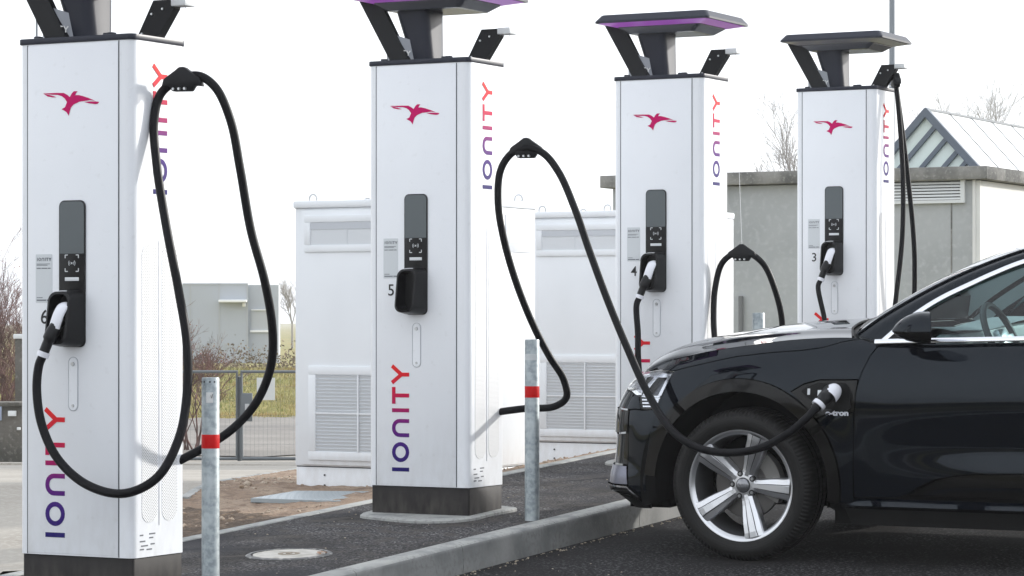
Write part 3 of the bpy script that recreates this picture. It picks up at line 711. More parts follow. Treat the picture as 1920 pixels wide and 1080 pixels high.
cable2(3, [(1546, 600, y3-.18), (1550, 650, y3-.18), (1580, 690, y3-.15), (1640, 690, y3-.05), (1668, 630, y3+.05), (1682, 540, y3+.1), (1692, 440, y3+.14), (1693, 330, y3+.18), (1687, 230, y3+.2), (1681, 165, y3+.22), (1679, 148, y3+.23),
           (1681, 165, y3+.25), (1690, 230, y3+.27), (1702, 330, y3+.3), (1712, 430, y3+.33), (1715, 500, y3+.36), (1711, 580, y3+.4), (1690, 640, y3+.4), (1655, 660, y3+.36)], .018)
clamp(3, 1680, 150, y3+.23, None, (-.52, .855))

# ---------------------------------------------------------------- bollards
def bollard(i, x, y, h=.948):
    r = empty('bollard', (x, y, lot_y(y)))
    MB().lathe([(.0385, -.3), (.0385, h-.006), (.036, h), (.0001, h+.001)], 36, 'z').build('tube', M['galv'], r, sharp=30)
    MB().lathe([(.0388, h-.305), (.0392, h-.303), (.0392, h-.247), (.0388, h-.245)], 36, 'z').build('reflective_band', M['red'], r)
    return r
BX = -6.875
b1 = bollard(0, -6.847, 10.07); b2 = copy_tree(b1); b2.location = (-6.848, 13.06, lot_y(13.06)); b3 = copy_tree(b1); b3.location = (-6.84, 16.07, lot_y(16.07)); b4 = copy_tree(b1); b4.location = (BX, 19.1, lot_y(19.1))
g = 'steel bollards along the kerb'
tag(b1, 'galvanised bollard with red band and small white sticker, nearest the camera beside post 6', 'bollard', g)
tag(b2, 'galvanised bollard with red band standing between post 5 and the front of the car', 'bollard', g)
tag(b3, 'galvanised bollard whose top shows over the bonnet to the right of post 4', 'bollard', g)
tag(b4, 'galvanised bollard whose tip shows over the car beside the windscreen pillar', 'bollard', g)
def cyl_patch(a0, a1, z0, z1, r): 
    mb = MB(); mb.grid(lambda u, v: Vector((r*math.cos(a0+(a1-a0)*u), r*math.sin(a0+(a1-a0)*u), z0+(z1-z0)*v)), 10, 2); return mb
sk = cyl_patch(R(-85), R(-40), .84, .885, .0391).build('sticker', M['sign'], b1)
MB().tube([(.0235, -.0325, .872), (.0262, -.0305, .86), (.030, -.027, .878)], .0012, 5).build('tick_mark', M['ink'], sk)
cyl_patch(R(-170), R(-20), .84, .872, .0391).build('grey_tape', mat('pale_grey_tape', (.5, .53, .54), .5), b2)
mb = MB()
for a in (-130, -100, -60, -30): mb.lathe([(.0001, -.001), (.004, -.001), (.004, .002)], 8, 'y', Matrix.Rotation(R(a+90), 4, 'Z') @ Matrix.Translation((0, -.0385, .93)))
mb.build('screw_hole', M['ink'], b1)

# manhole cover
r = empty('manhole_cover', (-7.31, 11.42, lot_y(11.42)))
r.rotation_euler = (math.atan(SL), 0, 0)
MB().lathe([(.175, -.02), (.175, .004), (.0001, .005)], 48, 'z').build('concrete_disc', mat('pale_worn_concrete', (.5, .48, .44), .9, noise=[(14, (.36, .34, .3), .45, .65)], bump=(50, .3, .003)), r)
MB().lathe([(.185, -.02), (.185, .006), (.2, .006), (.21, .001), (.21, -.02)], 48, 'z').build('iron_ring', mat('worn_iron', (.1, .1, .1), .6, noise=[(30, (.3, .29, .27), .5, .65)]), r)
mb = MB(); mb.lathe([(.03, .0055), (.045, .0075), (.055, .0055)], 24, 'z').box((-.012, -.012, .005), (.012, .012, .008)); mb.build('lifting_boss', mat('rusty_iron', (.24, .2, .15), .8), r)
tag(r, 'round concrete filled manhole cover in the pavement in front of posts 5 and 6', 'manhole cover')
mb = MB()
for i in range(5):
    x, y = -7.16+random.uniform(-.03, .03), 11.45+random.uniform(-.03, .03); a = random.uniform(0, 6)
    q = [(x+.022*math.cos(a+t)*k, y+.022*math.sin(a+t)*k, lot_y(y)+.009+.004*z+i*.0006) for t, k, z in ((0, 1, 0), (1.2, .45, 1), (2.2, .6, 1), (3.14, 1, .3), (4.2, .5, 1.2), (5.2, .5, .8))]
    mb._add(q, [(0, 1, 2, 3, 4, 5)])
lf = mb.build('fallen_leaves', mat('dry_leaf', (.3, .14, .06), .8)); tag(lf, 'few dry brown leaves lying on the manhole cover', 'leaves', kind='stuff')

# tread plate beside the cabinet
zt = .625
def atz(px, py, z):
    d = ray(px, py); return d*((z-EYE)/d.z)+Vector((0, 0, EYE))
c0, c1, c2, c3 = atz(470, 934, zt), atz(690, 941, zt+.012), atz(700, 921, zt+.012), atz(556, 920, zt)
mb = MB(); up = Vector((0, 0, .012)); vs = [c0, c1, c2, c3]; vs = [v-up*2 for v in vs]+[v for v in vs]
mb._add(vs, [(0, 1, 2, 3)[::-1], (4, 5, 6, 7), (0, 1, 5, 4), (1, 2, 6, 5), (2, 3, 7, 6), (3, 0, 4, 7)])
root = mb.build('tread_plate', M['plate'])
mb = MB()
for i in range(26):
    for j in range(8):
        u, v = (i+.5)/26, (j+.5)/8; p = c0.lerp(c1, u).lerp(c3.lerp(c2, u), v); a = R(45 if (i+j) % 2 else -45)
        d = Vector((math.cos(a), math.sin(a), 0))*.017; n_ = Vector((-d.y, d.x, 0))*.35
        mb._add([p-d, p+n_, p+d, p-n_, p+Vector((0, 0, .003))], [(0, 1, 4), (1, 2, 4), (2, 3, 4), (3, 0, 4)])
mb.build('tread_bars', M['plate'], root)
tag(root, 'steel tread plate lying on the soil at the foot of the left white cabinet', 'cover plate')

# ---------------------------------------------------------------- power cabinets
def cabinet():
    r = empty('power_cabinet'); w_, d_, h_ = 1.26, .94, 1.83
    MB().box((0, .02, .130), (w_, d_, h_-.045), .006).build('housing', M['white2'], r)
    MB().box((.006, .026, -.25), (w_-.006, d_-.006, .125), .003).build('base', M['white2'], r)
    MB().box((-.008, .0, h_-.048), (w_+.008, d_+.008, h_), .012).build('top', M['white2'], r)
    MB().box((.01, .024, .1248), (w_-.01, d_-.01, .1302)).box((.0, .018, h_-.0485), (w_, d_, h_-.0445)).build('shadow_gap', M['seam'], r)
    dr = MB().box((.055, .004, .140), (w_-.05, .03, h_-.062), .004).build('door', M['white2'], r)
    # top vent window
    def framed(x0, x1, z0, z1, y, bw, name, parent):
        mb = MB()
        mb.box((x0, y-.012, z1-bw), (x1, y+.01, z1), .003).box((x0, y-.012, z0), (x1, y+.01, z0+bw), .003)
        mb.box((x0, y-.012, z0+bw), (x0+bw, y+.01, z1-bw), .003).box((x1-bw, y-.012, z0+bw), (x1, y+.01, z1-bw), .003)
        return mb.build(name, M['white2'], parent)
    v = framed(.085, w_-.08, 1.50, 1.735, .004, .045, 'top_vent', dr)
    MB().box((.13, -.001, 1.545), (w_-.125, .006, 1.69)).box((.4, -.004, 1.545), (.404, 0, 1.69)).box((.75, -.004, 1.545), (.754, 0, 1.69)).build('vent_mesh', M['pad'], v)
    MB().box((.13, -.0045, 1.645), (w_-.125, -.0011, 1.69)).build('vent_baffle', mat('darker_vent', (.5, .525, .56), .6), v)
    l = framed(.115, w_-.11, .172, .772, .004, .055, 'louvre_frame', dr)
    mb = MB(); n = 22
    for i in range(n):
        z = .229+.485*i/n
        vs = [(.17, .003, z), (w_-.165, .003, z), (w_-.165, -.006, z+.018), (.17, -.006, z+.018), (.17, .004, z+.0195), (w_-.165, .004, z+.0195)]
        mb._add(vs, [(0, 1, 2, 3), (3, 2, 5, 4)])
    mb.build('louvre', M['pad'], l)
    MB().box((.482, -.011, .227), (.492, -.003, .717)).box((.79, -.011, .227), (.80, -.003, .717)).box((.17, -.0105, .467), (w_-.165, -.0025, .477)).build('louvre_bar', M['white2'], l)
    # side panel with its own window
    MB().box((w_, .05, .140), (w_+.006, d_-.03, h_-.062), .002).build('side_panel', M['white2'], r)
    MB().box((w_+.006, .52, 1.50), (w_+.012, d_-.08, 1.74), .002).build('side_vent_frame', M['white2'], r)
    MB().box((w_+.012, .555, 1.555), (w_+.0135, d_-.115, 1.69)).build('side_vent_mesh', M['pad'], r)
    for x in (.06, .60, .72, w_-.06):
        for y in (.14, d_-.12):
            p = [(x+.028*math.cos(t), y, h_+.018+.028*math.sin(t)) for t in [k*math.pi/10-.8 for k in range(17)]]
            MB().tube(p, .006, 8).build('lifting_eye', M['steel'], r)
    mb = MB()
    for z in (.075, .01): mb.lathe([(.0001, .02), (.006, .02), (.006, .03)], 10, 'y', Matrix.Translation((.22, 0, z)))
    mb.build('base_screw', M['ink'], r)
    return r
ca = cabinet(); ca.location = (-9.715, 15.23, .594)
cb = copy_tree(ca); cb.location = (-9.69, 18.39, .625)
tag(ca, 'tall white power cabinet with louvred door directly left of and behind post 5', 'power cabinet', 'white power cabinets behind the posts')
tag(cb, 'tall white power cabinet standing between post 5 and post 4 behind the bollard', 'power cabinet', 'white power cabinets behind the posts')

# ---------------------------------------------------------------- concrete building with glazed gable
BD = 32.0; bc = atd(1838, 330, BD); bx, by = bc.x, bc.y
zr = EYE+(590-312)/F*BD; zb = .3
r = empty('concrete_building', (bx, by, zb)); L_, D_ = 5.0, 9.0
MB().box((-4.66, .0, 0), (-.08, D_, zr-zb-.16)).build('wall', M['bconc'], r)
MB().box((-.08, -.004, 0), (0, D_-.01, zr-zb-.16)).build('side_wall', M['bwhite'], r)
fas = MB().box((-4.78, -.12, zr-zb-.15), (.12, D_+.1, zr-zb), .01)
fas.build('roof_fascia', M['bfasc'], r)
MB().box((-.35, -.006, .0), (-.335, .0, zr-zb-.16)).build('wall_joint', M['bfasc'], r)
MB().box((-.086, -.02, 0), (-.05, -.004, zr-zb-.152)).build('corner_trim', M['bwhite'], r)
# louvre grille near the corner
g0, g1 = aty(1811, 333, by), aty(1675, 383, by)
x1, x0 = g0.x-bx, g1.x-bx-.7; z1, z0 = g0.z-zb, g1.z-zb
lv = MB().box((x0, -.05, z0), (x0+.04, .0, z1)).box((x1-.05, -.05, z0), (x1, 0, z1)).box((x0+.04, -.05, z1-.03), (x1-.05, 0, z1)).box((x0+.04, -.05, z0), (x1-.05, 0, z0+.035)).build('grille_frame', M['louv'], r)
mb = MB()
for i in range(6):
    z = z0+.04+(z1-z0-.075)*i/6; hgt = (z1-z0-.075)/6
    vs = [(x0+.04, -.045, z), (x1-.05, -.045, z), (x1-.05, -.035, z+hgt*.62), (x0+.04, -.035, z+hgt*.62), (x1-.05, -.003, z+hgt*.8), (x0+.04, -.003, z+hgt*.8), (x1-.05, -.002, z), (x0+.04, -.002, z)]
    mb._add(vs, [(0, 1, 2, 3), (3, 2, 4, 5), (7, 6, 1, 0)])
mb.build('grille_slat', M['louv'], lv)
MB().box((x0+.03, -.0015, z0+.02), (x1-.04, .002, z1-.02)).build('grille_back', M['ink'], lv)
# pipe on the wall
pp = aty(1389, 555, by-.04); MB().tube([(pp.x-bx, -.04, pp.z-zb), (pp.x-bx, -.04, 0)], .028, 10).build('down_pipe', mat('dull_grey_pipe', (.16, .165, .17), .6), r)
# gable skylight
ga = aty(1738, 210, by+.35); gl_ = aty(1640, 306, by+.35); gr = aty(1833, 309, by+.35)
hw = (gr.x-ga.x); zt_ = ga.z-zb; z0 = zr-zb; yl = .35
ax_ = ga.x-bx; LEN = 8.0
A_ = Vector((ax_, yl, zt_)); B_ = Vector((ax_+hw, yl, z0)); C_ = Vector((ax_-hw, yl, z0))
gb = empty('gable_skylight', (0, 0, 0), 0, r)
bpy.data.objects.remove(gb)
mb = MB(); mb._add([C_, B_, A_], [(0, 1, 2)]); mb.build('gable_glass', M['gglass'], r)
def bar(a, b, wd, d=.05, m_='gframe', nm='glazing_bar'):
    dv = (b-a).normalized(); nn = Vector((-dv.z, 0, dv.x))*wd/2; o = Vector((0, -d, 0))
    vs = [a-nn, a+nn, b+nn, b-nn]; vs = vs+[v+o for v in vs]
    return MB()._add(vs, [(0, 1, 2, 3), (7, 6, 5, 4), (0, 4, 5, 1), (1, 5, 6, 2), (2, 6, 7, 3), (3, 7, 4, 0)]).build(nm, M[m_], r)
bar(C_, A_+Vector((.02, 0, .02)), .075, .07); bar(A_+Vector((-.02, .0, .02)), B_, .085, .073)
dl = (A_-C_)
for k in (.22, .44, .66, .84):
    q = A_.lerp(B_, k); e = Vector((q.x-(q.z-z0)/(zt_-z0)*hw, yl, z0))
    bar(e, q, .05, .045)
off = Vector((0, LEN, 0)); a2 = A_+Vector((0, .01, .02)); b2_ = B_+Vector((.02, .01, 0)); c2_ = C_+Vector((-.02, .01, 0))
MB()._add([a2, b2_, b2_+off, a2+off, c2_, c2_+off], [(0, 1, 2, 3), (0, 3, 5, 4)]).build('roof_sheet', M['roofw'], r)
mb = MB()
for k in range(12):
    y = .75+k*.78; o = Vector((0, y, .0)); n_ = Vector((zt_-z0, 0, hw)).normalized()*.012
    mb.tube([a2+o+n_, b2_+o+n_], .006, 5)
mb.tube([a2+Vector((0, 0, .012)), a2+off+Vector((0, 0, .012))], .016, 6); mb.build('roof_seam', M['fence'], r)
tag(r, 'low grey concrete building with a louvre grille and a glazed gable roof light on top', 'building')

# ---------------------------------------------------------------- far warehouse, wall, fence gates, poles
WD = 105.0
r = empty('warehouse', cw((345-960)/F*WD, WD, EYE-3.6), PSI)
def wx(px): return (px-345)/F*WD
def wz(py): return (590-py)/F*WD+3.6
MB().box((wx(285), 0, 0), (wx(463), 2.2, wz(531))).build('wall', M['ware'], r)
MB().box((wx(463), .3, 0), (wx(521), 1.1, wz(534))).build('side_block', M['ware'], r)
mb = MB()
for px in (357, 411, 463.5): mb.box((wx(px)-.03, -.02, 0), (wx(px)+.03, 0, wz(531)))
mb.box((wx(285), -.02, wz(534)), (wx(463), -.001, wz(532.5)));
mb.build('cladding_joint', M['wareseam'], r)
MB().box((wx(412), -.5, wz(567)), (wx(464), 0, wz(562)), .02).build('canopy_strip', M['roofw'], r)
MB().box((wx(455), -.2, wz(575)), (wx(461), 0, wz(568)), .02).build('wall_lamp', M['roofw'], r)
MB().box((wx(470), .27, wz(620)), (wx(512), .29, wz(582))).build('shutter', mat('shutter_grey', (.46, .48, .50), .6), r)
MB().box((wx(468), .2, wz(623)), (wx(515), .29, wz(619))).box((wx(470), .2, wz(582)), (wx(512), .29, wz(580))).build('ledge', M['roofw'], r)
mb = MB()
for k in range(5): mb.box((wx(300+30*k), -.02, wz(652)), (wx(318+30*k), -.001, wz(643)))
mb.build('window', M['wareseam'], r)
tag(r, 'pale grey clad warehouse fading into fog behind the fence gates', 'warehouse')

# old concrete wall at the left edge
p = cw((-120-960)/F*34.5, 34.5, 0); r = empty('concrete_wall', (p.x, p.y, EYE-2.0), PSI)
k_ = F/34.5; X1 = (46+120)/k_
MB().box((0, 0, -.2), (X1, .35, (870-755)/k_+.15), .01).build('wall_block', M['wall'], r)
MB().box((-.05, -.05, (870-760)/k_+.15), (X1+.03, .4, (870-752)/k_+.15), .01).build('coping', M['wall'], r)
mb = MB().box(((120+16)/k_, -.05, (870-778)/k_+.15), ((120+31)/k_, 0, (870-768)/k_+.15), .004); mb.build('white_box', M['louv'], r)
MB().box(((120-2)/k_, -.06, (870-786)/k_+.15), ((120+4)/k_, 0, (870-760)/k_+.15), .004).build('blue_plate', mat('blue_grey_plate', (.3, .36, .45), .5), r)
MB().box(((120+33)/k_, -.06, (870-804)/k_+.15), ((120+39)/k_, 0, (870-799)/k_+.15), .004).build('pipe_stub', M['louv'], r)
tag(r, 'weathered old concrete wall with small white fittings at the left edge of the view', 'wall')
r = MB().box((0, 0, 0), (.14, .14, (755-668)/k_+.4), .01); o = r.build('gate_pillar', M['wall'])
o.location = cw((28-960)/F*36, 36, EYE-1.28); o.rotation_euler = (0, 0, PSI)
MB().box((-.02, -.02, (755-668)/k_+.4), (.16, .16, (755-668)/k_+.46), .01).build('cap', M['louv'], o)
tag(o, 'grey square pillar with a pale cap behind the old wall, beside post 6', 'pillar')
mb = MB(); 
for i in range(8): mb.box((i*1.0+.005, -.08, -.3), (i*1.0+.995, .08, .06), .02)
o = mb.build('stone_kerb', M['conc']); tag(o, kind='structure'); p = cw((-160-960)/F*33, 33, EYE-1.79); o.location = p; o.rotation_euler = (0, 0, PSI-.12)

# fence gates
GD = 39.0; k_ = F/GD; gz = EYE-(866-590)/k_
def gate(px0, px1, label, lock_side, sign=False):
    r = empty('fence_gate', cw((px0-960)/F*GD, GD, gz), PSI); w_ = (px1-px0)/k_; h_ = (866-697)/k_; lo = (866-860)/k_
    MB().tube([(0, 0, lo), (0, 0, h_), (w_, 0, h_), (w_, 0, lo), (0, 0, lo)], .026, 8).build('frame', M['fence'], r)
    mb = MB()
    for i in range(1, int(w_/.06)): mb.tube([(i*.06, 0, lo), (i*.06, 0, h_)], .0011, 3, False)
    for i in range(1, int(h_/.2)): mb.tube([(0, .006, lo+i*.2), (w_, .006, lo+i*.2)], .0014, 3, False)
    mb.build('wire_mesh', M['fence'], r)
    if lock_side:
        x = .0 if lock_side > 0 else w_
        lb = MB().box((x+.0, -.03, (866-790)/k_), (x+.15, .03, (866-737)/k_), .008).build('lock_box', M['fence'], r)
        MB().box((x+.05, -.036, (866-775)/k_), (x+.11, -.03, (866-757)/k_)).build('lock_plate', M['steel'], lb)
        MB().tube([(x+.09, -.04, (866-760)/k_), (x+.16, -.06, (866-760)/k_)], .009, 6).build('handle', M['steel'], lb)
    if sign:
        s_ = MB().box(((482-px0)/k_, -.05, (866-750)/k_), ((516-px0)/k_, -.04, (866-708)/k_)).build('notice', M['sign'], r)
        mb = MB(); x0 = (484-px0)/k_
        for j, z in enumerate((715, 722, 727, 732, 738, 743)): mb.box((x0, -.0525, (866-z)/k_), (x0+(.2 if j % 2 else .15), -.0502, (866-z)/k_+(.018 if j == 0 else .008)))
        mb.build('faint_print', M['stick'], s_)
    tag(r, label, 'gate', 'fence gates across the pale road'); return r
gate(236, 444, 'left leaf of the grey mesh fence gate seen beside post 6 and the nearest bollard', 0)
gate(453, 662, 'right leaf of the grey mesh fence gate carrying a lock box and white notice', 1, True)
p = MB().lathe([(.03, 0), (.03, 1.30), (.0001, 1.31)], 12, 'z').build('gate_post', M['fence']); p.location = cw((448.5-960)/F*GD, GD+.05, gz-.12)
tag(p, 'slim grey post where the two fence gate leaves meet', 'post')

def pole(px, D, rr, h, label, name='lamp_post'):
    p = atd(px, 590, D); r = empty(name, (p.x, p.y, EYE-1.2))
    MB().lathe([(rr*1.35, 0), (rr*1.35, 1.0), (rr, 1.05), (rr*.8, h), (.0001, h)], 16, 'z').build('pole', mat('pole_grey', (.2, .22, .24), .5, metal=.3), r)
    MB().box((-.25, -.1, h-.03), (.6, .1, h+.05), .02).build('lamp_head', M['louv'], r)
    tag(r, label, 'lamp post'); return r
pole(1673, 42, .052, 9, 'tall grey lamp post rising behind post 3')
pole(69, 55, .028, 8, 'thin pale grey pole rising behind post 6')

# ---------------------------------------------------------------- bare shrubs and trees
def twiggy(name, loc_, n_stems, h, spread, depth, material, r0, rng, label, cat='shrub', buds=0, trunk=False, group=None, fork=3):
    root = empty(name, loc_); A, B = MB(), MB(); tips = []
    def seg(mb, a, b, ra, rb): mb.tube([a, b], [ra, rb], 3, False)
    def grow(p, d, ln, rad, lv):
        mid = p + d*ln*.5 + Vector((rng.uniform(-.06, .06), rng.uniform(-.06, .06), 0))*ln
        q = mid + (d+Vector((rng.uniform(-.25, .25), rng.uniform(-.25, .25), rng.uniform(-.05, .2)))).normalized()*ln*.5
        tgt = A if lv >= depth-1 else B
        seg(tgt, p, mid, rad, rad*.85); seg(tgt, mid, q, rad*.85, rad*.65)
        if lv == 0: tips.append(q); return
        for _ in range(fork + (1 if rng.random() < .4 else 0)):
            t = rng.uniform(.35, 1); o = p.lerp(mid, t*2) if t < .5 else mid.lerp(q, t*2-1)
            nd = (d + Vector((rng.uniform(-.75, .75), rng.uniform(-.75, .75), rng.uniform(-.25, .55)))).normalized()
            grow(o, nd, ln*rng.uniform(.5, .75), max(rad*.6, .0022), lv-1)
    if trunk:
        tp = Vector((0, 0, h*.28)); A.tube([(0, 0, -.3), (0, 0, h*.14), tp], [r0*2, r0*1.7, r0*1.4], 8); base = [tp]*n_stems
    else: base = [Vector((rng.uniform(-.15, .15), rng.uniform(-.15, .15), -.1)) for _ in range(n_stems)]
    for b in base:
        a = rng.uniform(0, 6.283); s_ = rng.uniform(.1, 1)*spread
        grow(b, Vector((math.cos(a)*s_, math.sin(a)*s_, 1)).normalized(), h*(.42 if not trunk else .36)*rng.uniform(.8, 1.15), r0, depth)
    A.build('trunk' if trunk else 'stems', material, root, recalc=False); B.build('crown' if trunk else 'twigs', material, root, recalc=False)
    if buds:
        mb = MB()
        for p in rng.sample(tips, min(buds, len(tips))):
            s_ = rng.uniform(.008, .02); mb._add([p+Vector((-s_, 0, 0)), p+Vector((0, -s_, s_*.6)), p+Vector((s_, 0, 0)), p+Vector((0, s_, s_))], [(0, 1, 2), (0, 2, 3), (0, 1, 3), (1, 2, 3)])
        mb.build('buds', M['bud'], root)
    tag(root, label, cat, group); return root
rg = random.Random(5)
def gl(px, D, dz=0): p = cw((px-960)/F*D, D); return (p.x, p.y, left_z(p.x, p.y)+dz)
g = 'bare winter shrubs behind the fence'
twiggy('bare_shrub', gl(352, 43), 8, 2.6, .8, 5, M['twigr'], .018, rg, 'bare reddish shrub standing behind the left gate leaf in front of the warehouse', buds=260, group=g)
twiggy('bare_shrub', gl(18, 41), 10, 3.2, .55, 5, M['twigr'], .018, rg, 'dense bare brown shrub rising above the old concrete wall at the left edge', buds=120, group=g)
twiggy('bare_shrub', gl(-50, 42), 10, 3.0, .7, 5, M['twigr'], .018, rg, 'tall bare brown shrub at the far left edge, outermost behind the old wall', buds=120, group=g)
twiggy('bare_shrub', gl(120, 43), 8, 2.3, .7, 5, M['twigr'], .016, rg, 'bare brown shrub mostly hidden behind post 6', buds=80, group=g)
def bt(px, D, h, lab_, depth=5): p = atd(px, 590, D); twiggy('bare_tree', (p.x, p.y, EYE-1.5), 6, h, .55, depth, M['twigfog'], .035, rg, lab_, 'tree', trunk=True, group='bare trees in the fog')
bt(1478, 62, 5.4, 'faint bare tree showing above the concrete building between post 4 and post 3')
bt(1790, 95, 9.3, 'faint bare tree behind the ridge of the glazed gable roof')
bt(548, 150, 3.4, 'faint slim bare tree right of the warehouse', 4)
bt(1745, 120, 11, 'faintest bare tree behind the left slope of the glazed gable', 4)
# low hedge on the bank top
mb = MB(); rg2 = random.Random(8)
for i in range(8000):
    X = rg2.uniform(-16, 1); D = 80+rg2.gauss(0, .9); p = cw(X, D); z = left_z(p.x, p.y)+abs(rg2.gauss(0, .3))
    s_ = rg2.uniform(.02, .055); d = Vector((rg2.uniform(-1, 1), rg2.uniform(-1, 1), rg2.uniform(-1, 1))).normalized()*s_; e = d.cross(Vector((rg2.uniform(-1, 1), .3, rg2.uniform(-1, 1)))).normalized()*s_*.7
    c_ = Vector((p.x, p.y, z)); mb._add([c_-d, c_+e, c_+d, c_-e], [(0, 1, 2, 3)])
tag(mb.build('low_hedge', M['hedge'], recalc=False), 'low straggling hedge along the top of the grassy bank', 'hedge', kind='stuff')
# grass tufts on the bank
mb = MB()
for i in range(34000):
    X = rg2.uniform(-14, -4.5); D = rg2.uniform(61, 80); p = cw(X, D); z = left_z(p.x, p.y)-.03
    if 61 > 61.5+.6*(X+5.5)-.0 and False: continue
    a = rg2.uniform(0, 6.28); h = rg2.uniform(.05, .13); w_ = rg2.uniform(.006, .014); c_ = Vector((p.x, p.y, z)); t = Vector((rg2.uniform(-.08, .08), rg2.uniform(-.08, .08), h))
    mb._add([c_-Vector((math.cos(a), math.sin(a), 0))*w_, c_+Vector((math.cos(a), math.sin(a), 0))*w_, c_+t], [(0, 1, 2)])
tag(mb.build('grass', M['blade'], recalc=False), 'yellow green winter grass growing on the bank behind the gates', 'grass', kind='stuff')

# ================================================================ the car
CW = 1.935                                              # body width; local y = 0 on the near flank
PL = [(3.93, .9675), (3.925, .75), (3.90, .5), (3.84, .3), (3.72, .15), (3.55, .07), (3.3, .03), (2.9, .008), (2.2, 0), (1.5, 0), (.8, 0), (.3, .0), (0, .002), (-.2, .006), (-.38, .017), (-.52, .035),
      (-.63, .062), (-.70, .098), (-.755, .145), (-.80, .21), (-.842, .31), (-.872, .43), (-.895, .58), (-.908, .76), (-.912, .9675)]
_pl = spline([(a, s_, 0) for a, s_ in PL], 14)
_t = [0.0]
for a, b in zip(_pl, _pl[1:]): _t.append(_t[-1]-(b-a).length)
_k = min(range(len(_pl)), key=lambda i: abs(_pl[i].x-.3) + (0 if _pl[i].y < .2 else 9)); _off = _pl[_k].x-_t[_k]
_t = [v+_off for v in _t]                                # t equals a along the straight flank
import bisect
_tr = _t[::-1]; _pr = _pl[::-1]
TF, TB = _tr[0], _tr[-1]                                 # centre front, centre rear
def plan(t):
    t = max(TF, min(TB, t)); i = max(0, min(len(_tr)-2, bisect.bisect_right(_tr, t)-1))
    k = (t-_tr[i])/(_tr[i+1]-_tr[i]); p = _pr[i].lerp(_pr[i+1], k)
    def tg(j): return (_pr[min(j+1, len(_pr)-1)]-_pr[max(j-1, 0)]).normalized()
    d = tg(i).lerp(tg(i+1), k).normalized(); return p, Vector((d.y, -d.x, 0))       # outward normal
TOP = [(TF, .905), (-1.2, .91), (-.95, .915), (-.78, .922), (-.66, .935), (-.57, .950), (-.45, .988), (-.3, 1.022), (-.155, 1.048), (.048, 1.076), (.22, 1.096), (.42, 1.108), (.58, 1.108), (.80, 1.094), (1.43, 1.106), (2.2, 1.125), (3.0, 1.145), (3.5, 1.13), (TB, 1.08)]
INS = [(0, .100), (.012, .088), (.03, .070), (.05, .054), (.075, .041), (.11, .030), (.16, .019), (.23, .009), (.30, .003), (.38, 0), (.6, 0)]
def Ssurf(t, z, out=0.0):
    p, n = plan(t); front = max(0, -n.x); rear = max(0, n.x)
    zt = smooth(t, TOP); inw = smooth(max(0, zt-z), INS)
    if z > zt: inw += (z-zt)*1.0
    inw += .05*sstep(.34-z, 0, .16)*(1-front)*.5
    # concave lower door that turns outwards to the blade
    inw += .017*math.exp(-((z-.60)/.10)**2)*sstep(t, .55, 1.45)*(1-sstep(t, 2.1, 2.45))
    inw += .012*math.exp(-((z-.36)/.04)**2)*sstep(t, .7, 1.1)*0
    # soft flares over both arches
    for ax0 in (0, 2.928):
        rr = math.hypot(t-ax0, z-.38); inw -= .013*(1-sstep(rr, .50, .70))
    # nose leans back above the bumper, splitter juts out below
    inw += front*(smooth(z, [(.18, .15), (.26, .05), (.315, -.025), (.38, -.032), (.46, -.012), (.56, 0), (.73, 0), (.82, .022), (.92, .055), (1.0, .09)]))
    inw += rear*(smooth(z, [(.2, .06), (.4, .0), (.7, 0), (.95, .05), (1.1, .12)]))
    q = p - n*(inw-out); return Vector((q.x, q.y, z))
def Snorm(t, z):
    e = .004; a = Ssurf(t+e, z)-Ssurf(t-e, z); b = Ssurf(t, z+e)-Ssurf(t, z-e); n = a.cross(b); return n.normalized()
def inside(p, poly):
    c_ = False; j = len(poly)-1
    for i in range(len(poly)):
        if (poly[i][1] > p[1]) != (poly[j][1] > p[1]) and p[0] < (poly[j][0]-poly[i][0])*(p[1]-poly[i][1])/(poly[j][1]-poly[i][1])+poly[i][0]: c_ = not c_
        j = i
    return c_
def inset(poly, d):
    ar = sum(poly[i][0]*poly[(i+1) % len(poly)][1]-poly[(i+1) % len(poly)][0]*poly[i][1] for i in range(len(poly)))
    if ar < 0: poly = poly[::-1]
    out = []; n = len(poly)
    for i in range(n):
        p, a, b = Vector(poly[i]), Vector(poly[i-1]), Vector(poly[(i+1) % n])
        d1 = (p-a).normalized(); d2 = (b-p).normalized(); n1, n2 = Vector((-d1.y, d1.x)), Vector((-d2.y, d2.x)); m_ = (n1+n2)
        if m_.length < 1e-3: m_ = n1
        m_.normalize(); out.append(tuple(p+m_*d/max(.35, m_.dot(n1))))
    return out
def dens(poly, st=.03):
    out = []
    for i in range(len(poly)):
        a, b = Vector(poly[i]), Vector(poly[(i+1) % len(poly)]); k = max(1, int((b-a).length/st))
        out += [tuple(a.lerp(b, j/k)) for j in range(k)]
    return out
car = empty('parked_car', (-5.536, 12.83, SL*12.83-.136)); car.rotation_euler = (math.atan(SL), 0, 0)
tag(car, 'glossy black car plugged in at post 5, silver five spoke front wheel in view', 'car')
def finish(name, co, fa, no, material, parent, both):
    """mesh with true surface normals; the far side is its mirror image"""
    objs = []
    for side in ((0, 1) if both else (0,)):
        c_ = [Vector((v.x, CW-v.y, v.z)) for v in co] if side else co
        n_ = [Vector((v.x, -v.y, v.z)) for v in no] if side else no
        f_ = [tuple(f)[::-1] for f in fa] if side else fa
        me = bpy.data.meshes.new(name); me.from_pydata(c_, [], f_); me.update()
        for p in me.polygons: p.use_smooth = True
        me.normals_split_custom_set_from_vertices([tuple(v) for v in n_])
        objs.append(link(name, me, material, parent if not isinstance(parent, (list, tuple)) else parent[side]))
    return objs
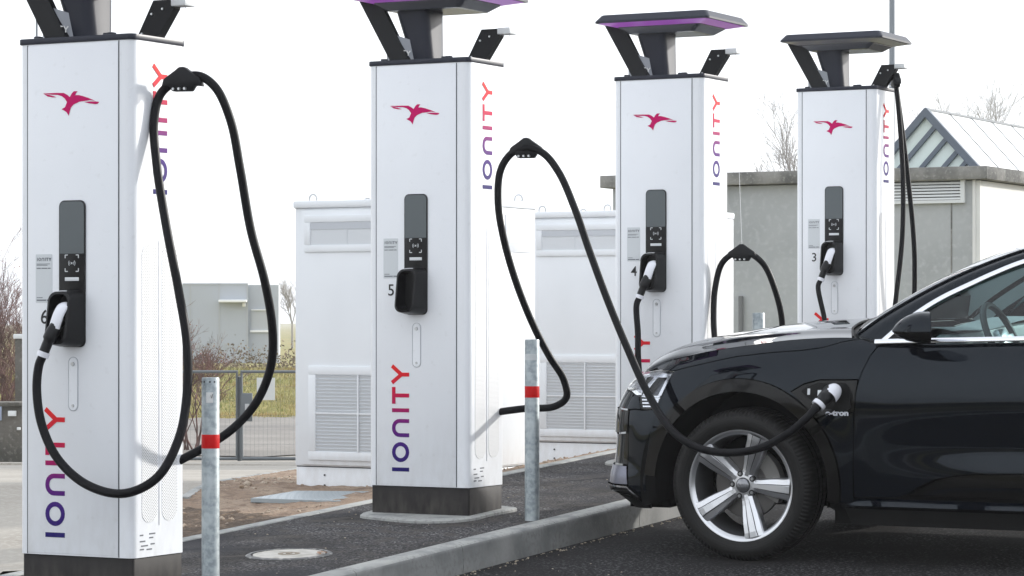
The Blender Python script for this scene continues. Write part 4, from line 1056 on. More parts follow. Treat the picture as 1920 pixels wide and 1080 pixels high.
def panel(name, poly, material='paint', out=0.0, gap=.0022, st=.022, parent=None, both=True, edge=.012, hole=None):
    """body panel: outline in (t, z) laid on the flank surface, with its edges turned inwards"""
    poly = dens(inset(poly, gap), .025); n = len(poly)
    xs_ = [p[0] for p in poly]; zs_ = [p[1] for p in poly]; pts = []
    z = min(zs_)+st*.5; row = 0
    while z < max(zs_):
        x = min(xs_)+st*(.5 if row % 2 else .0)
        while x < max(xs_):
            if inside((x, z), poly) and min((x-a)**2+(z-b)**2 for a, b in poly) > (st*.45)**2: pts.append((x, z))
            x += st
        z += st; row += 1
    co2, ed, fa, *_ = delaunay_2d_cdt([Vector(p) for p in poly+pts], [], [list(range(n))], 1, 1e-7)
    fa = [tuple(f) for f in fa]
    co = [Ssurf(p.x, p.y, out) for p in co2]; no = []
    for p in co2: no.append(Snorm(p.x, p.y))
    f2 = []
    for f in fa:
        a = co2[f[0]]; b = co2[f[1]]; c_ = co2[f[2]]
        g_ = (co[f[1]]-co[f[0]]).cross(co[f[2]]-co[f[0]]); f2.append(f if g_.dot(no[f[0]]) > 0 else f[::-1])
    # turned edge
    if edge:
        base = len(co); ring_ = []
        for i in range(n):
            p = co2[i] if i < len(co2) else Vector(poly[i]); q = Ssurf(p.x, p.y, out-edge)
            j = (i+1) % n; tng = (Vector(poly[j])-Vector(poly[i])); side = Vector((tng.y, -tng.x)); s3 = (Ssurf(p.x+side.x*.1, p.y+side.y*.1)-Ssurf(p.x, p.y)).normalized()
            co += [Ssurf(p.x, p.y, out), q]; no += [s3, s3]
        for i in range(n):
            j = (i+1) % n; f2.append((base+2*i, base+2*j, base+2*j+1, base+2*i+1))
    return finish(name, co, f2, no, M[material], parent or car, both)
def arc(cx, cz, r, a0, a1, n=18): return [(cx+r*math.cos(R(a0+(a1-a0)*i/n)), cz+r*math.sin(R(a0+(a1-a0)*i/n))) for i in range(n+1)]
def topl(t0, t1, n, d=0.0): return [(t0+(t1-t0)*i/n, smooth(t0+(t1-t0)*i/n, TOP)-d) for i in range(n+1)]
AC = (-.012, .378)                                       # arch centre
def ap(r, a): return (AC[0]+r*math.cos(R(a)), AC[1]+r*math.sin(R(a)))
DL = [(.705, 1.079), (.668, 1.03), (.636, .966), (.612, .90), (.598, .836), (.589, .68), (.585, .5), (.583, .335)]  # front edge of the door
ro = .532
# bonnet flank above the cut line
HC = [(.592, 1.104), (.50, 1.088), (.416, 1.063), (.30, 1.048), (.134, 1.036), (-.05, 1.015), (-.2, .985), (-.33, .957), (-.405, .940)]
# front wing
wing = [(.610, 1.107)] + HC[1:] + [(-.405, .936), (-.482, .752), (-.50, .66)] + arc(*AC, ro, 148, 48, 26)[0:] + [(.264, .850), (.330, .888), (.411, .909), (.611, .911)] + [DL[3], DL[2], DL[1], (.695, 1.075)]
wing[0] = (.60, 1.105)
panel('front_wing', wing)
port = [(.262, .846), (.330, .885), (.411, .906), (.609, .908), DL[4], (.592, .757), (.56, .745), (.455, .745)] + arc(*AC, ro, 40, 49, 3)[0:]
panel('port_surround', port, 'gloss', out=-.001)
panel('charging_port', [(.318, .852), (.345, .872), (.405, .893), (.545, .893), (.566, .875), (.575, .775), (.555, .762), (.42, .768)], 'matte', out=.0015, both=False, gap=0, edge=.002)
for q in ([(.352, .865), (.366, .865), (.366, .835), (.352, .835)],): panel('port_label', q, 'icon', out=.003, both=False, gap=0, edge=0)
panel('port_icon', [(.405, .858), (.424, .858), (.424, .83), (.405, .83)], 'pad' if False else 'vent', out=.003, both=False, gap=0, edge=0)
lowing = [(.455, .741), (.56, .741), (.591, .753)] + [DL[5], DL[6], (.583, .31)] + [(.515, .31)] + arc(*AC, ro, -7, 39, 14)
panel('lower_wing', lowing)
# arch trim
panel('arch_trim', arc(*AC, ro, -8, 176, 44) + arc(*AC, .468, 176, -8, 40), 'gloss', out=.014, gap=.001, st=.02, edge=.03)
# front bumper flank, headlamp surround
def bt_(t, z): return (t, z)
bump = [(-.48, .748), (-.500, .655)] + arc(*AC, ro, 148.5, 184, 10) + [(-.545, .285), (-.60, .30), (-.66, .355), (-.672, .455), (-.672, .735), (-.63, .742), (-.585, .738)]
panel('front_bumper', bump)
panel('front_bumper', [(-.588, .741), (-.632, .745), (-.675, .739), (-.84, .742), (-1.05, .735), (-1.25, .72), (TF+.35, .70), (TF+.35, .86), (-1.05, .875), (-.86, .86), (-.785, .83), (-.70, .826), (-.614, .806)])
panel('bumper_corner', [(-.675, .735), (-.676, .625), (-.80, .612), (-1.0, .61), (-1.0, .735), (-.84, .738)], 'gloss', out=.004, edge=.004)
panel('air_duct', [(-.676, .620), (-.678, .458), (-.85, .455), (-1.0, .45), (-1.0, .606), (-.80, .608)], 'gloss', out=-.004, edge=.004)
panel('bumper_skid', [(-.678, .452), (-.664, .358), (-.80, .352), (-1.0, .35), (-1.0, .445), (-.85, .45)], 'silver', out=.003, edge=.005)
panel('splitter', [(-.58, .302), (-.66, .348), (-.80, .346), (-1.05, .34), (TF, .33), (TF, .30), (-1.05, .305), (-.82, .312), (-.66, .306), (-.58, .27)], 'gloss', out=.010, edge=.05)
panel('lower_bumper', [(-.545, .28), (-.58, .262), (-.66, .298), (-.82, .305), (-1.05, .30), (TF, .295), (TF, .225), (-1.0, .225), (-.66, .232), (-.545, .238)], 'matte', out=-.01)
panel('grille', [(TF+.001, .86), (TF+.345, .86), (TF+.345, .70), (TF+.45, .45), (TF+.38, .35), (TF+.001, .35)], 'matte', out=-.02, gap=0)
# headlamp
HLp = [(-.405, .936), (-.482, .752), (-.585, .742), (-.612, .805), (-.70, .830), (-.785, .834), (-.86, .862), (-1.02, .878), (-1.0, .905), (-.86, .912), (-.74, .920), (-.62, .930), (-.52, .937)]
hl = panel('headlamp', HLp, 'lampd', out=-.045, gap=0, edge=0)
panel('lens', HLp, 'lens', out=.0, parent=hl, st=.03, gap=.001, edge=.045)
def sub(name, poly, m_, out): return panel(name, poly, m_, out=out, gap=0, st=.03, edge=.02, parent=hl)
sub('light_guide', [(-.422, .922), (-.44, .905), (-.60, .903), (-.60, .920), (-.52, .926)], 'lampin', -.012)
sub('light_guide', [(-.424, .918), (-.445, .912), (-.512, .775), (-.490, .775)], 'lampin', -.014)
sub('light_guide', [(-.515, .905), (-.545, .905), (-.612, .83), (-.585, .82)], 'lampin', -.013)
sub('light_guide', [(-.495, .785), (-.50, .80), (-.60, .822), (-.60, .806)], 'lampin', -.016)
sub('reflector', [(-.615, .918), (-.80, .905), (-.84, .868), (-.78, .842), (-.70, .838), (-.62, .815)], 'lampin', -.022)
for k in range(4):
    z = .757+k*.0165; sub('light_bar', [(-.49+.005*k-.0, z), (-.49+.005*k, z+.007), (-.585-.006*k, z+.005), (-.583-.006*k, z-.003)], 'lampin', -.008)
# bonnet ----------------------------------------------------------
ET = [TF+.0+(.602-TF)*i/160 for i in range(161)]
EP = [Ssurf(t, smooth(t, TOP)) for t in ET]
def front_a(s_):
    for p, q in zip(EP, EP[1:]):
        if p.y >= s_ >= q.y and p.y != q.y and p.x < .3: k = (p.y-s_)/(p.y-q.y); return p.lerp(q, k)
    return EP[0]
ZC = [(-.95, .93), (-.88, .965), (-.80, .998), (-.70, 1.030), (-.60, 1.053), (-.5, 1.072), (-.29, 1.108), (-.11, 1.134), (.13, 1.150), (.35, 1.158), (.5, 1.156), (.7, 1.14)]
def hoodpt(a, s_):
    ss = min(s_, CW-s_); q = max(0, min(1, (ss-.10)/.8675)); ze = smooth(a, [(t, z) for t, z in TOP if t > -1.0])
    cr = 1-(1-q)**2.6
    zz = ze+(smooth(a, ZC)-ze)*cr
    zz += .010*math.exp(-((ss-.30)/.07)**2)*sstep(a, -.75, -.4)            # power ridge
    return zz
def cowl(s_): x = (s_-CW/2)/(CW/2); return .36+.235*x*x*x*x*.0+.24*x*x
rows = []
NA, NS = 60, 70
co, fa = [], []
for j in range(NS+1):
    s_ = .10+(CW-.20)*(.5-.5*math.cos(math.pi*j/NS)); ss = min(s_, CW-s_)
    fp = front_a(max(ss, .1001)); a0 = fp.x if ss > .1315 else None
    if a0 is None:                                             # flank columns start where the shoulder line enters the nose
        a0 = front_a(.1316).x
    a1 = cowl(s_)
    for i in range(NA+1):
        u = (i/NA)**1.3; a = a0+(a1-a0)*u; z = hoodpt(a, s_)
        d = a-a0; zf = fp.z if ss > .1315 else smooth(a0, TOP)
        k = 1-math.exp(-d/.055)
        z = zf-.004+(z-zf+.004)*k if ss > .1 else z
        # outer columns ride on the shoulder curve
        y = s_
        if ss <= .1315 or True:
            ze = Ssurf(max(a, -.62) if a > -.62 else a, smooth(a, TOP)); 
            if a > -.60:
                edge_y = ze.y; w_ = sstep(.22-ss, 0, .12); yy = ss+(edge_y-.10)*w_; y = yy if s_ < CW/2 else CW-yy
        co.append(Vector((a, y, z)))
for j in range(NS):
    for i in range(NA):
        p = j*(NA+1)+i; fa.append((p, p+1, p+NA+2, p+NA+1))
me = bpy.data.meshes.new('bonnet'); me.from_pydata(co, [], [f[::1] for f in fa]); me.update()
for p in me.polygons: p.use_smooth = True
bon = link('bonnet', me, M['paint'], car)
if me.polygons[len(me.polygons)//2].normal.z < 0: me.flip_normals()
panel('bonnet_flank', topl(-.55, .602, 30, .0) + HC + [(-.47, .938), (-.54, .942)], parent=bon, edge=.004)
# doors, sill --------------------------------------------------------
fd = topl(.715, 1.80, 12, .012)[0:] + [(1.80, 1.0), (1.79, .7), (1.78, .478), (1.43, .474), (1.2, .468), (1.09, .455), (1.0, .437), (.92, .400), (.85, .357), (.80, .342)] + [(.588, .338)] + DL[::-1][1:]
panel('front_door', fd, st=.028)
rd = topl(1.806, 2.52, 10, .012) + [(2.60, .98), (2.50, .80), (2.38, .62), (2.33, .48), (1.786, .478), (1.796, .7), (1.806, 1.0)]
panel('rear_door', rd, st=.04)
panel('rear_quarter', topl(2.526, 3.55, 14, .0) + [(3.6, .75), (3.46, .62)] + arc(2.928, .378, ro, 22, 166, 20) + [(2.345, .50), (2.39, .62), (2.51, .80), (2.606, .98)], st=.045)
panel('arch_trim', arc(2.928, .378, ro, -8, 188, 40) + arc(2.928, .378, .468, 188, -8, 36), 'gloss', out=.014, gap=.001, st=.03)
panel('rear_bumper', [(3.465, .62), (3.605, .75), (4.0, .78), (TB, .78), (TB, .25), (3.6, .25), (3.44, .32)], 'paint', st=.05)
panel('tail_lamp', [(3.61, .76), (3.56, 1.12), (TB-.1, 1.07), (TB, .9), (TB, .79), (4.0, .79)], 'paint', st=.05)
panel('door_trim', [(.86, .352), (.925, .392), (1.0, .428), (1.09, .449), (1.2, .462), (1.43, .468), (2.33, .474), (2.40, .352)], 'gloss', out=-.012, st=.03, gap=.001)
panel('trim_blade', [(.93, .357), (1.0, .385), (1.09, .398), (1.43, .405), (2.35, .41), (2.36, .40), (1.43, .392), (1.1, .385), (1.02, .368)], 'silver' if False else 'paint', out=.002, st=.03, gap=.0)
panel('splitter_edge', [(-.585, .300), (-.66, .350), (-.80, .350), (-1.0, .345), (-1.0, .338), (-.80, .342), (-.66, .341), (-.60, .297)], 'chrome', out=.013, gap=0, edge=.004)
panel('sill_lower', [(.53, .29), (2.41, .29), (2.41, .20), (.56, .20)], 'matte', out=-.01, st=.05, gap=0, edge=.05)
# dark inner shell so that the gaps read black
inner = topl(-1.0, 3.6, 40, .03) + [(3.6, .3), (3.5, .3)] + arc(2.928, .378, .50, -8, 188, 24) + [(2.40, .26), (.55, .26)] + arc(*AC, .50, -8, 186, 24) + [(-.56, .3), (-1.0, .3)]
panel('inner_shell', inner, 'shadowb', out=-.05, st=.07, gap=0, edge=0)
for s0, s1 in ((-.004, .42), (CW+.004, CW-.42)):
    for ax0 in (AC[0], 2.928):
        mb = MB(); mb.grid(lambda u, v: Vector((ax0+.466*math.cos(R(-12+204*u)), s0+(s1-s0)*v, .378+.466*math.sin(R(-12+204*u)))), 36, 1)
        mb.grid(lambda u, v: Vector((ax0+(.466+.10*v)*math.cos(R(-12+204*u)), s0+(.03 if s0 < 1 else -.03), .378+(.466+.10*v)*math.sin(R(-12+204*u)))), 36, 1)
        mb._add([(ax0+.466*math.cos(R(-12+204*k/24)), s1, .378+.466*math.sin(R(-12+204*k/24))) for k in range(25)], [tuple(range(25))])
        mb.build('wheel_liner', M['shadowb'], car, recalc=False)
MB().box((-.70, .16, .235), (-.475, CW-.16, .72)).box((-.475, .44, .235), (-.44, CW-.44, .5)).box((.46, .06, .20), (2.46, CW-.06, .30)).box((3.4, .2, .25), (3.8, CW-.2, .5)).box((-.44, .42, .24), (.46, CW-.42, .6)).box((2.46, .42, .24), (3.4, CW-.42, .6)).build('underfloor_and_sun_block', M['shadowb'], car)  # first box is a filler added inside the nose to block stray sun
# greenhouse -----------------------------------------------------------
CO = [(.700, .082, 1.093), (.760, .100, 1.147), (.825, .120, 1.203), (.921, .150, 1.271), (1.003, .170, 1.318), (1.121, .198, 1.374), (1.228, .217, 1.422), (1.378, .238, 1.479), (1.6, .255, 1.525), (2.0, .268, 1.55), (2.5, .27, 1.54), (2.9, .262, 1.49), (3.2, .25, 1.39), (3.42, .235, 1.27), (3.5, .22, 1.2)]
PO = [(.575, .105, 1.120), (.661, .135, 1.185), (.753, .165, 1.245), (.864, .195, 1.309), (.955, .218, 1.357), (1.064, .24, 1.408), (1.209, .268, 1.467), (1.37, .29, 1.520), (1.6, .31, 1.570), (2.0, .33, 1.602), (2.5, .34, 1.595), (2.95, .34, 1.54), (3.3, .34, 1.44), (3.58, .33, 1.30), (3.7, .30, 1.19)]
cs_, ps_ = spline(CO, 6), spline(PO, 6)
def strip(name, A, B, m_, parent=None, nv=4, bulge=.0, thick=.0, both=True):
    """ruled surface between two equally long curves"""
    co = []; n = len(A)
    for i in range(n):
        for j in range(nv+1):
            v = j/nv; p = A[i].lerp(B[i], v); p = p+Vector((0, -1, .35))*bulge*math.sin(math.pi*v); co.append(p)
    fa = [(i*(nv+1)+j, (i+1)*(nv+1)+j, (i+1)*(nv+1)+j+1, i*(nv+1)+j+1) for i in range(n-1) for j in range(nv)]
    out = []
    for side in ((0, 1) if both else (0,)):
        c_ = [Vector((v.x, CW-v.y, v.z)) for v in co] if side else co
        me = bpy.data.meshes.new(name); me.from_pydata(c_, [], fa); me.update()
        if (me.polygons[0].normal.y > 0) != bool(side): me.flip_normals()
        for p in me.polygons: p.use_smooth = True
        par = parent[side] if isinstance(parent, (list, tuple)) else (parent or car)
        out.append(link(name, me, M[m_], par))
    return out
foot = [Vector((.640, .100, 1.104))]
pil = strip('roof_pillar', cs_, ps_, 'paint', nv=6, bulge=.012)
# body shoulder under the pillar, from wing to mirror
strip('pillar_foot', spline([(.600, .102, 1.104), (.66, .09, 1.095), (.71, .078, 1.086)], 4), spline([(.575, .106, 1.121), (.64, .094, 1.112), (.70, .083, 1.096)], 4), 'paint', nv=2)
strip('sill', [Vector((.515+.1*i, .012, .333)) for i in range(20)], [Vector((.515+.1*i, -.026 if i else .0, .300)) for i in range(20)], 'paint', nv=3)
strip('sill_face', [Vector((.515+.1*i, -.026 if i else .0, .300)) for i in range(20)], [Vector((.515+.1*i, .005, .282)) for i in range(20)], 'paint', nv=1)
# bright trim round the side windows
def band(A, dirv, w_, out_, name, m_='chrome'):
    mb = MB(); vs = []
    n = len(A)
    for i in range(n):
        d = (A[min(i+1, n-1)]-A[max(i-1, 0)]).normalized(); o = Vector((0, -1, .4)).normalized(); up_ = o.cross(d).normalized()
        if up_.z > 0 and dirv < 0: up_ = -up_
        if up_.z < 0 and dirv > 0: up_ = -up_
        for k, (q, e) in enumerate(((0, 0), (0, out_), (w_*.25, out_*1.4), (w_*.75, out_*1.4), (w_, out_), (w_, 0))): vs.append(A[i]+up_*q+o*e)
    fs = [(i*6+j, (i+1)*6+j, (i+1)*6+j+1, i*6+j+1) for i in range(n-1) for j in range(5)]
    for side in (0, 1):
        c_ = [(v.x, CW-v.y, v.z) for v in vs] if side else vs
        b_ = MB()._add(c_, fs, True); b_.build(name, M[m_], car, sharp=60)
band(cs_, -1, .022, .006, 'window_trim')
belt = [Vector((a, .076+.0*a, lin(a, [(.65, 1.078), (.842, 1.084), (1.43, 1.097), (2.2, 1.116), (3.0, 1.136), (3.5, 1.16)]))) for a in [.678+.1*i for i in range(29)]]
band([b+Vector((0, -.005, -.001)) for b in belt], 1, .024, .008, 'belt_trim')
# side glass as a ruled surface from belt to trim
ga_, gb_ = [], []
for a in [.76+.05*i for i in range(54)]:
    q = min(cs_, key=lambda v: abs(v.x-a)); i = cs_.index(q); k = i+1 if (q.x < a and i < len(cs_)-1) else i; j = max(0, k-1)
    p0, p1 = cs_[j], cs_[k]; u = 0 if p1.x == p0.x else max(0, min(1, (a-p0.x)/(p1.x-p0.x))); tp = p0.lerp(p1, u)
    gb_.append(Vector((a, tp.y+.012, tp.z-.012))); ga_.append(Vector((a, .092, lin(a, [(.65, 1.088), (.842, 1.094), (1.43, 1.107), (2.2, 1.126), (3.5, 1.16)]))))
ga_ = [p if p.z < q.z else Vector((p.x, q.y, q.z)) for p, q in zip(ga_, gb_)]
strip('side_window', ga_, gb_, 'sideglass', nv=6, bulge=.012)
# black mirror triangle and window divider
strip('mirror_triangle', [Vector((.72, .078, 1.092)), Vector((.80, .078, 1.095)), Vector((.885, .078, 1.098))], [Vector((.735, .088, 1.102)), Vector((.80, .104, 1.158)), Vector((.885, .128, 1.222))], 'gloss', nv=2)
strip('window_pillar', [Vector((1.70, .082, 1.11)), Vector((1.82, .082, 1.112))], [Vector((1.72, .243, 1.52)), Vector((1.80, .25, 1.53))], 'gloss', nv=4, bulge=.012)
# windscreen, roof, tailgate
def across(A, bul, zb_):
    def fn(u, v):
        i = u*(len(A)-1); k = int(min(i, len(A)-2)); p = A[k].lerp(A[k+1], i-k); x = 2*v-1
        bb = bul[0]+(bul[1]-bul[0])*u; zz = zb_[0]+(zb_[1]-zb_[0])*u; e = 1-abs(x)**2.2
        return Vector((p.x-bb*e, p.y+(CW-2*p.y)*v, p.z+zz*e))
    return fn
wsA = [p for p in ps_ if p.x <= 1.40]
ws = MB().grid(across(wsA, (.20, .20), (.0, .01)), 20, 40); ws.build('windscreen', M['frontglass'], car)
rfA = [p for p in ps_ if 1.37 <= p.x <= 3.35]
lin_ = mat('pale_headliner', (.42, .44, .44), .9)
MB().grid(across([p+Vector((0, 0, -.03)) for p in rfA], (.18, .0), (.0, .02)), 12, 10).build('headliner', lin_, car)
for sd_ in (0, 1):
    mb = MB()
    A = [Vector((p.x, CW-p.y-.02 if sd_ else p.y+.02, p.z-.01)) for p in ps_ if p.x < 1.9]; Bq = [v+Vector((.05, (-.03 if sd_ else .03), -.05)) for v in A]
    mb._add(A+Bq, [(i, i+1, len(A)+i+1, len(A)+i) for i in range(len(A)-1)], True)
    mb.build('pillar_lining', lin_, car)
mb = MB().grid(across(rfA, (.20, .0), (.012, .03)), 30, 24).build('roof', M['paint'], car)
tgA = [p for p in ps_ if p.x >= 3.30]+[Vector((3.84, .26, 1.0)), Vector((3.90, .24, .78))]
MB().grid(across(tgA, (0, 0), (.035, .0)), 14, 20).build('tailgate', M['gloss'], car)
# edge rubber and bright rim along the pillar top
mb = MB()
for side in (0, 1):
    A = [Vector((p.x, CW-p.y if side else p.y, p.z+.004)) for p in ps_ if p.x < 3.3]; mb.tube(A, .0075, 6)
mb.build('roof_rail', M['paint'], car)
# cowl, wipers
def cw_pt(s_, da, dz): return Vector((cowl(s_)+da, s_, hoodpt(min(cowl(s_), .7), s_)+dz))
mb = MB(); mb.grid(lambda u, v: cw_pt(.12+(CW-.24)*v, .0+.13*u, -.012-.0*u), 3, 30); mb.build('cowl', M['matte'], car)
mb = MB(); mb.tube([cw_pt(.105+(CW-.21)*i/30, .002, .003) for i in range(31)], .006, 6); mb.build('cowl_seal', M['matte'], car)
for q in ([(.52, .30, 1.135), (.47, .55, 1.165), (.46, .85, 1.19)], [(.47, .95, 1.175), (.43, 1.2, 1.18), (.50, 1.55, 1.165)]):
    a_ = MB().tube(spline(q, 5), [.012]*4+[.009]*6+[.006], 6).build('wiper_arm', M['black'], car)
    MB().tube(spline([(p[0]+.03, p[1]+.08, p[2]+.03) for p in q], 5), .006, 5).build('wiper_blade', M['matte'], a_)
# mirror -----------------------------------------------------------------
def mirror(side):
    def fn(u, v, lo, hi):
        """u around front to back, v top to bottom"""
        x = .842+.172*u; prof = math.sin(min(1, u*1.15+.02)*math.pi/2)**.6
        zt = 1.157+.092*prof-.004*u; zb_ = 1.155-.060*prof
        zc = 1.154; a = lo+(hi-lo)*v
        yc_, hy = -.085, .105*(.35+.65*prof)
        z = zc+(zt-zc)*math.sin(a) if math.sin(a) > 0 else zc+(zc-zb_)*math.sin(a)
        y = yc_-hy*math.copysign(abs(math.cos(a))**.7, math.cos(a)); x -= .42*(y-yc_)*u; return Vector((x, CW-y if side else y, z))
    base = MB().grid(lambda u, v: fn(u, v, -math.pi, 0), 14, 24)
    nn = 25; base._add([fn(1, k/24, -math.pi, math.pi) for k in range(24)], [tuple(range(24))]); base.mi = 0
    b = base.build('mirror_housing', M['gloss'], car, sharp=50)
    MB().grid(lambda u, v: fn(u, v, 0, math.pi), 14, 24).build('mirror_cap', M['paint'], b)
    MB()._add([fn(1, k/24, -math.pi, math.pi)*1+Vector((.0015, 0, 0)) for k in range(24)], [tuple(range(24))]).build('mirror_glass', M['mirr'], b)
    sy = (lambda y: CW-y) if side else (lambda y: y)
    mb = MB(); vs = [(.85, sy(.085), 1.10), (.91, sy(.085), 1.10), (.91, sy(-.03), 1.112), (.84, sy(-.03), 1.112), (.82, sy(.085), 1.128), (.90, sy(.085), 1.128), (.90, sy(-.03), 1.15), (.85, sy(-.03), 1.15)]
    mb._add(vs, [(0, 1, 2, 3), (7, 6, 5, 4), (0, 4, 5, 1), (1, 5, 6, 2), (2, 6, 7, 3), (3, 7, 4, 0)]); mb.build('mirror_foot', M['gloss'], b)
mirror(0); mirror(1)
# interior ------------------------------------------------------------------
cab = M['dash']
mb = MB(); mb.grid(lambda u, v: Vector((.62+.42*u, .17+(CW-.34)*v, 1.06+.085*math.sin(u*2.2)+.01*math.cos(v*9))), 12, 20); mb.box((.95, .16, .78), (1.04, CW-.16, 1.12), .02)
ds = mb.build('dashboard', cab, car)
mb = MB()
for y in (.20, .27): 
    for k in range(3): mb.box((1.041, y, 1.055+k*.014), (1.046, y+.055, 1.062+k*.014))
mb.build('air_vent', M['vent'], ds)
st_ = frame((1.18, .50, 1.085), (0, 1, 0), (-.42, 0, .91), (.91, 0, .42))
mb = MB(); pts = [(.185*math.cos(t*math.pi/16), .18*math.sin(t*math.pi/16), 0) for t in range(33)]; mb.tube(pts, .017, 10, False, M=st_); sw = mb.build('steering_wheel', M['seat'], car)
MB().box((-.06, -.05, -.02), (.06, .05, .02), .015, M=st_).box((-.17, -.018, -.008), (-.05, .018, .008), .005, M=st_).box((.05, -.018, -.008), (.17, .018, .008), .005, M=st_).box((-.018, -.17, -.008), (.018, -.05, .008), .005, M=st_).build('wheel_spokes', M['vent'], sw)
def seat_(x, y):
    s_ = MB().box((x-.10, y-.25, .55), (x+.42, y+.25, .74), .06, seg=3).build('seat', M['seat'], car)
    Mx = Matrix.Translation((x+.40, y, .70)) @ Matrix.Rotation(R(18), 4, 'Y')
    MB().box((-.06, -.24, 0), (.07, .24, .62), .05, M=Mx, seg=3).box((-.04, -.13, .66), (.05, .13, .84), .04, M=Mx, seg=3).build('backrest', M['seat'], s_)
for x, y in ((1.35, .50), (1.35, CW-.50), (2.25, .48), (2.25, CW-.48)): seat_(x, y)
MB().box((.60, .14, .55), (.96, CW-.14, 1.0)).box((.62, .10, .30), (3.4, CW-.10, .50)).build('cabin_floor', M['shadowb'], car)
for y in (.115, CW-.115): MB().box((.72, y-.02, .40), (3.3, y+.02, 1.055), .01).build('door_card', M['seat'], car)
MB().box((1.0, CW/2-.11, 1.405), (1.03, CW/2+.11, 1.465), .012).build('inner_mirror', M['gloss'], car)

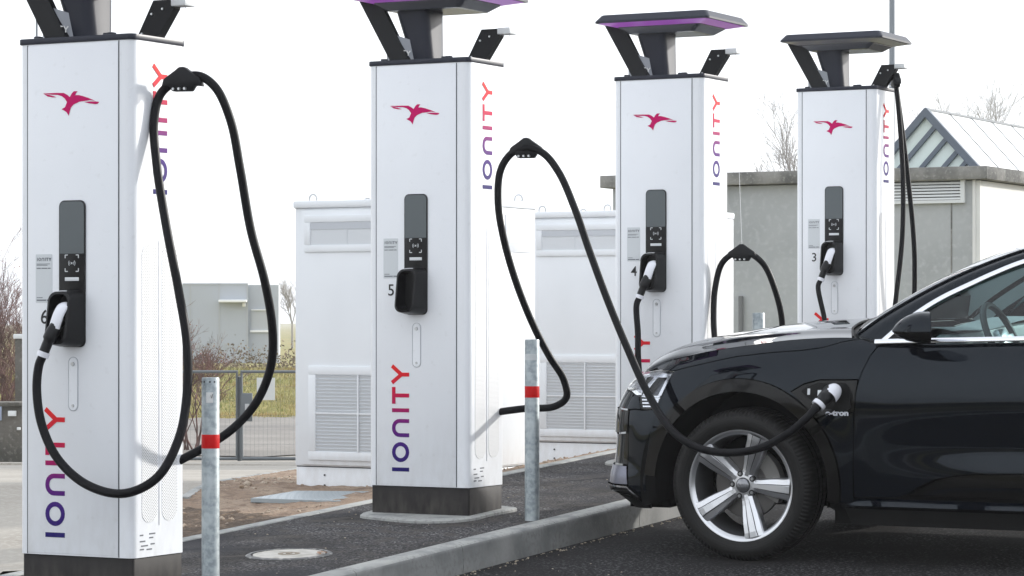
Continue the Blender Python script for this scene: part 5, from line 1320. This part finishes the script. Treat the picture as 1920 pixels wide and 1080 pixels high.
# wheels -----------------------------------------------------------------
def wheel():
    """axis along y, outer face towards -y, centre at the origin"""
    r_ = empty('wheel', (0, 0, 0), 0, car)
    P_ = [(.270, .030), (.276, .012), (.288, .004), (.305, -.006), (.325, -.0085), (.345, -.004), (.356, .004), (.364, .010), (.372, .022), (.3785, .04), (.3812, .07), (.3815, .10), (.373, .102), (.373, .108), (.3815, .11), (.3815, .15), (.373, .152), (.373, .158), (.3812, .16), (.378, .215), (.365, .245), (.34, .258), (.29, .25), (.27, .235)]
    MB().lathe(P_, 120).build('tyre', M['tyre'], r_, sharp=50)
    MB().lathe([(.254, .028), (.262, .018), (.2715, .010), (.2800, .010), (.283, .016), (.276, .024)], 96).build('rim_lip', M['rim'], r_, sharp=60)
    MB().lathe([(.254, .028), (.249, .045), (.243, .13), (.243, .23)], 96).build('rim_barrel', M['rimg'], r_)
    # spokes
    n5 = (69, 141, 213, 285, 357)
    def spoke(ang):
        Mx = Matrix.Rotation(R(-ang), 4, 'Y')        # local +x is the spoke direction
        secs = [(.045, .033, .050), (.075, .033, .047), (.10, .036, .043), (.15, .045, .032), (.19, .050, .023), (.235, .053, .015), (.262, .060, .013)]   # (radius, half width, depth y)
        def sec(k, wf, dy): r0, hw_, y0 = secs[k]; return (r0, hw_*wf, y0+dy)
        mb = MB(); vs = []; m = 8
        for r0, hw_, y0 in secs:
            for wz, dy in ((-1.0, .055), (-1.0, .012), (-.9, .004), (-.36, -.002), (-.30, -.0045), (.30, -.0045), (.36, -.002), (.9, .004), (1.0, .012), (1.0, .055)):
                vs.append((r0, y0+dy, wz*hw_))
        k = 10; fs = [(i*k+j, (i+1)*k+j, (i+1)*k+j+1, i*k+j+1) for i in range(len(secs)-1) for j in range(k-1)]
        fs = [f[::-1] for f in fs]
        mb._add(vs, fs, False, Mx); s_ = mb.build('spoke', M['rim'], r_, recalc=False)
        for sg in (-1, 1):
            mb = MB(); v2 = [(r0, y0-.0042, sg*(hw_*.50-.006)+q) for r0, hw_, y0 in secs[1:] for q in (-.0016, .0016)]
            mb._add(v2, [(2*i, 2*i+2, 2*i+3, 2*i+1) for i in range(len(secs)-2)], False, Mx); mb.build('spoke_groove', M['rimd'], s_)
    for a in n5: spoke(a)
    # hub with bolt holes
    MB().lathe([(.068, .105), (.068, .052), (.060, .046), (.038, .044)], 40).build('hub', M['rim'], r_, sharp=30)
    for k in range(5):
        mb = MB(); a = R(n5[k]+36); cx_, cz_ = .0585*math.cos(a), .0585*math.sin(a)
        mb.lathe([(.0001, .044), (.0145, .044), (.0155, .047), (.0155, .06)], 18, 'y', Matrix.Translation((cx_, 0, cz_)))
        mb.build('bolt_hole', M['rimd'], r_)
    for k in range(5):
        mb = MB(); a = R(n5[k]+36); mb.lathe([(.0001, .040), (.008, .040), (.009, .044)], 6, 'y', Matrix.Translation((.0585*math.cos(a), 0, .0585*math.sin(a))), smooth=False)
        mb.build('wheel_bolt', M['steel'], r_)
    cp_ = MB().lathe([(.0001, .032), (.030, .033), (.034, .038), (.034, .05)], 32).build('hub_cap', M['rimg'], r_, sharp=50)
    mb = MB()
    for k in range(4):
        mb.tube([(-.0165+k*.011+.0075*math.cos(t*math.pi/8), .031, .0075*math.sin(t*math.pi/8)) for t in range(17)], .0012, 5, False)
    mb.build('ring_emblem', M['chrome'], cp_)
    # brake
    MB().lathe([(.07, .100), (.085, .098), (.168, .098), (.172, .102), (.172, .125), (.07, .125)], 64).build('brake_disc', M['disc'], r_, sharp=40)
    mb = MB(); mb.grid(lambda u, v: Vector(((.115+.075*v)*math.cos(R(-28+86*u)), .078-.0*v, (.115+.075*v)*math.sin(R(-28+86*u)))), 12, 2)
    mb.grid(lambda u, v: Vector((.19*math.cos(R(-28+86*u)), .078+.06*v, .19*math.sin(R(-28+86*u)))), 12, 1); mb.grid(lambda u, v: Vector((.115*math.cos(R(-28+86*u)), .078+.06*v, .115*math.sin(R(-28+86*u)))), 12, 1)
    mb.build('brake_caliper', M['calip'], r_)
    return r_
w1 = wheel(); w1.location = (-.022, .005, .375)
w2 = copy_tree(w1, car); w2.location = (2.928, .005, .3815)
for x in (0, 2.928):
    w3 = copy_tree(w1, car); w3.location = (x, CW-.005, .3815); w3.rotation_euler = (0, 0, math.pi)
# badge
b0_, b1_ = Ssurf(.445, .750, .004), Ssurf(.575, .750, .004); bs = (b0_+b1_)/2; bd_ = (b1_-b0_).normalized()
text_obj('e-tron', .036, frame((.510, bs.y-.009, .748), (1.25*bd_.x, 1.25*bd_.y, 0), (0, 0, 1), (bd_.y, -bd_.x, 0)), 'badge', M['plug'], car, ext=.001, offset=.0016)

# ---------------------------------------------------------------- thin fog over the whole site
hz = MB().box((-1500, -1200, -60), (1500, 2200, 14)).build('haze', bpy.data.materials.new('fog_air')); tag(hz, kind='stuff')
hm = hz.data.materials[0]; hm.use_nodes = True; hm.node_tree.nodes.clear()
vo = hm.node_tree.nodes.new('ShaderNodeVolumePrincipled'); vo.inputs['Density'].default_value = .0006; vo.inputs['Color'].default_value = (.95, .96, .98, 1); vo.inputs['Anisotropy'].default_value = .2
ho = hm.node_tree.nodes.new('ShaderNodeOutputMaterial'); hm.node_tree.links.new(vo.outputs[0], ho.inputs['Volume'])
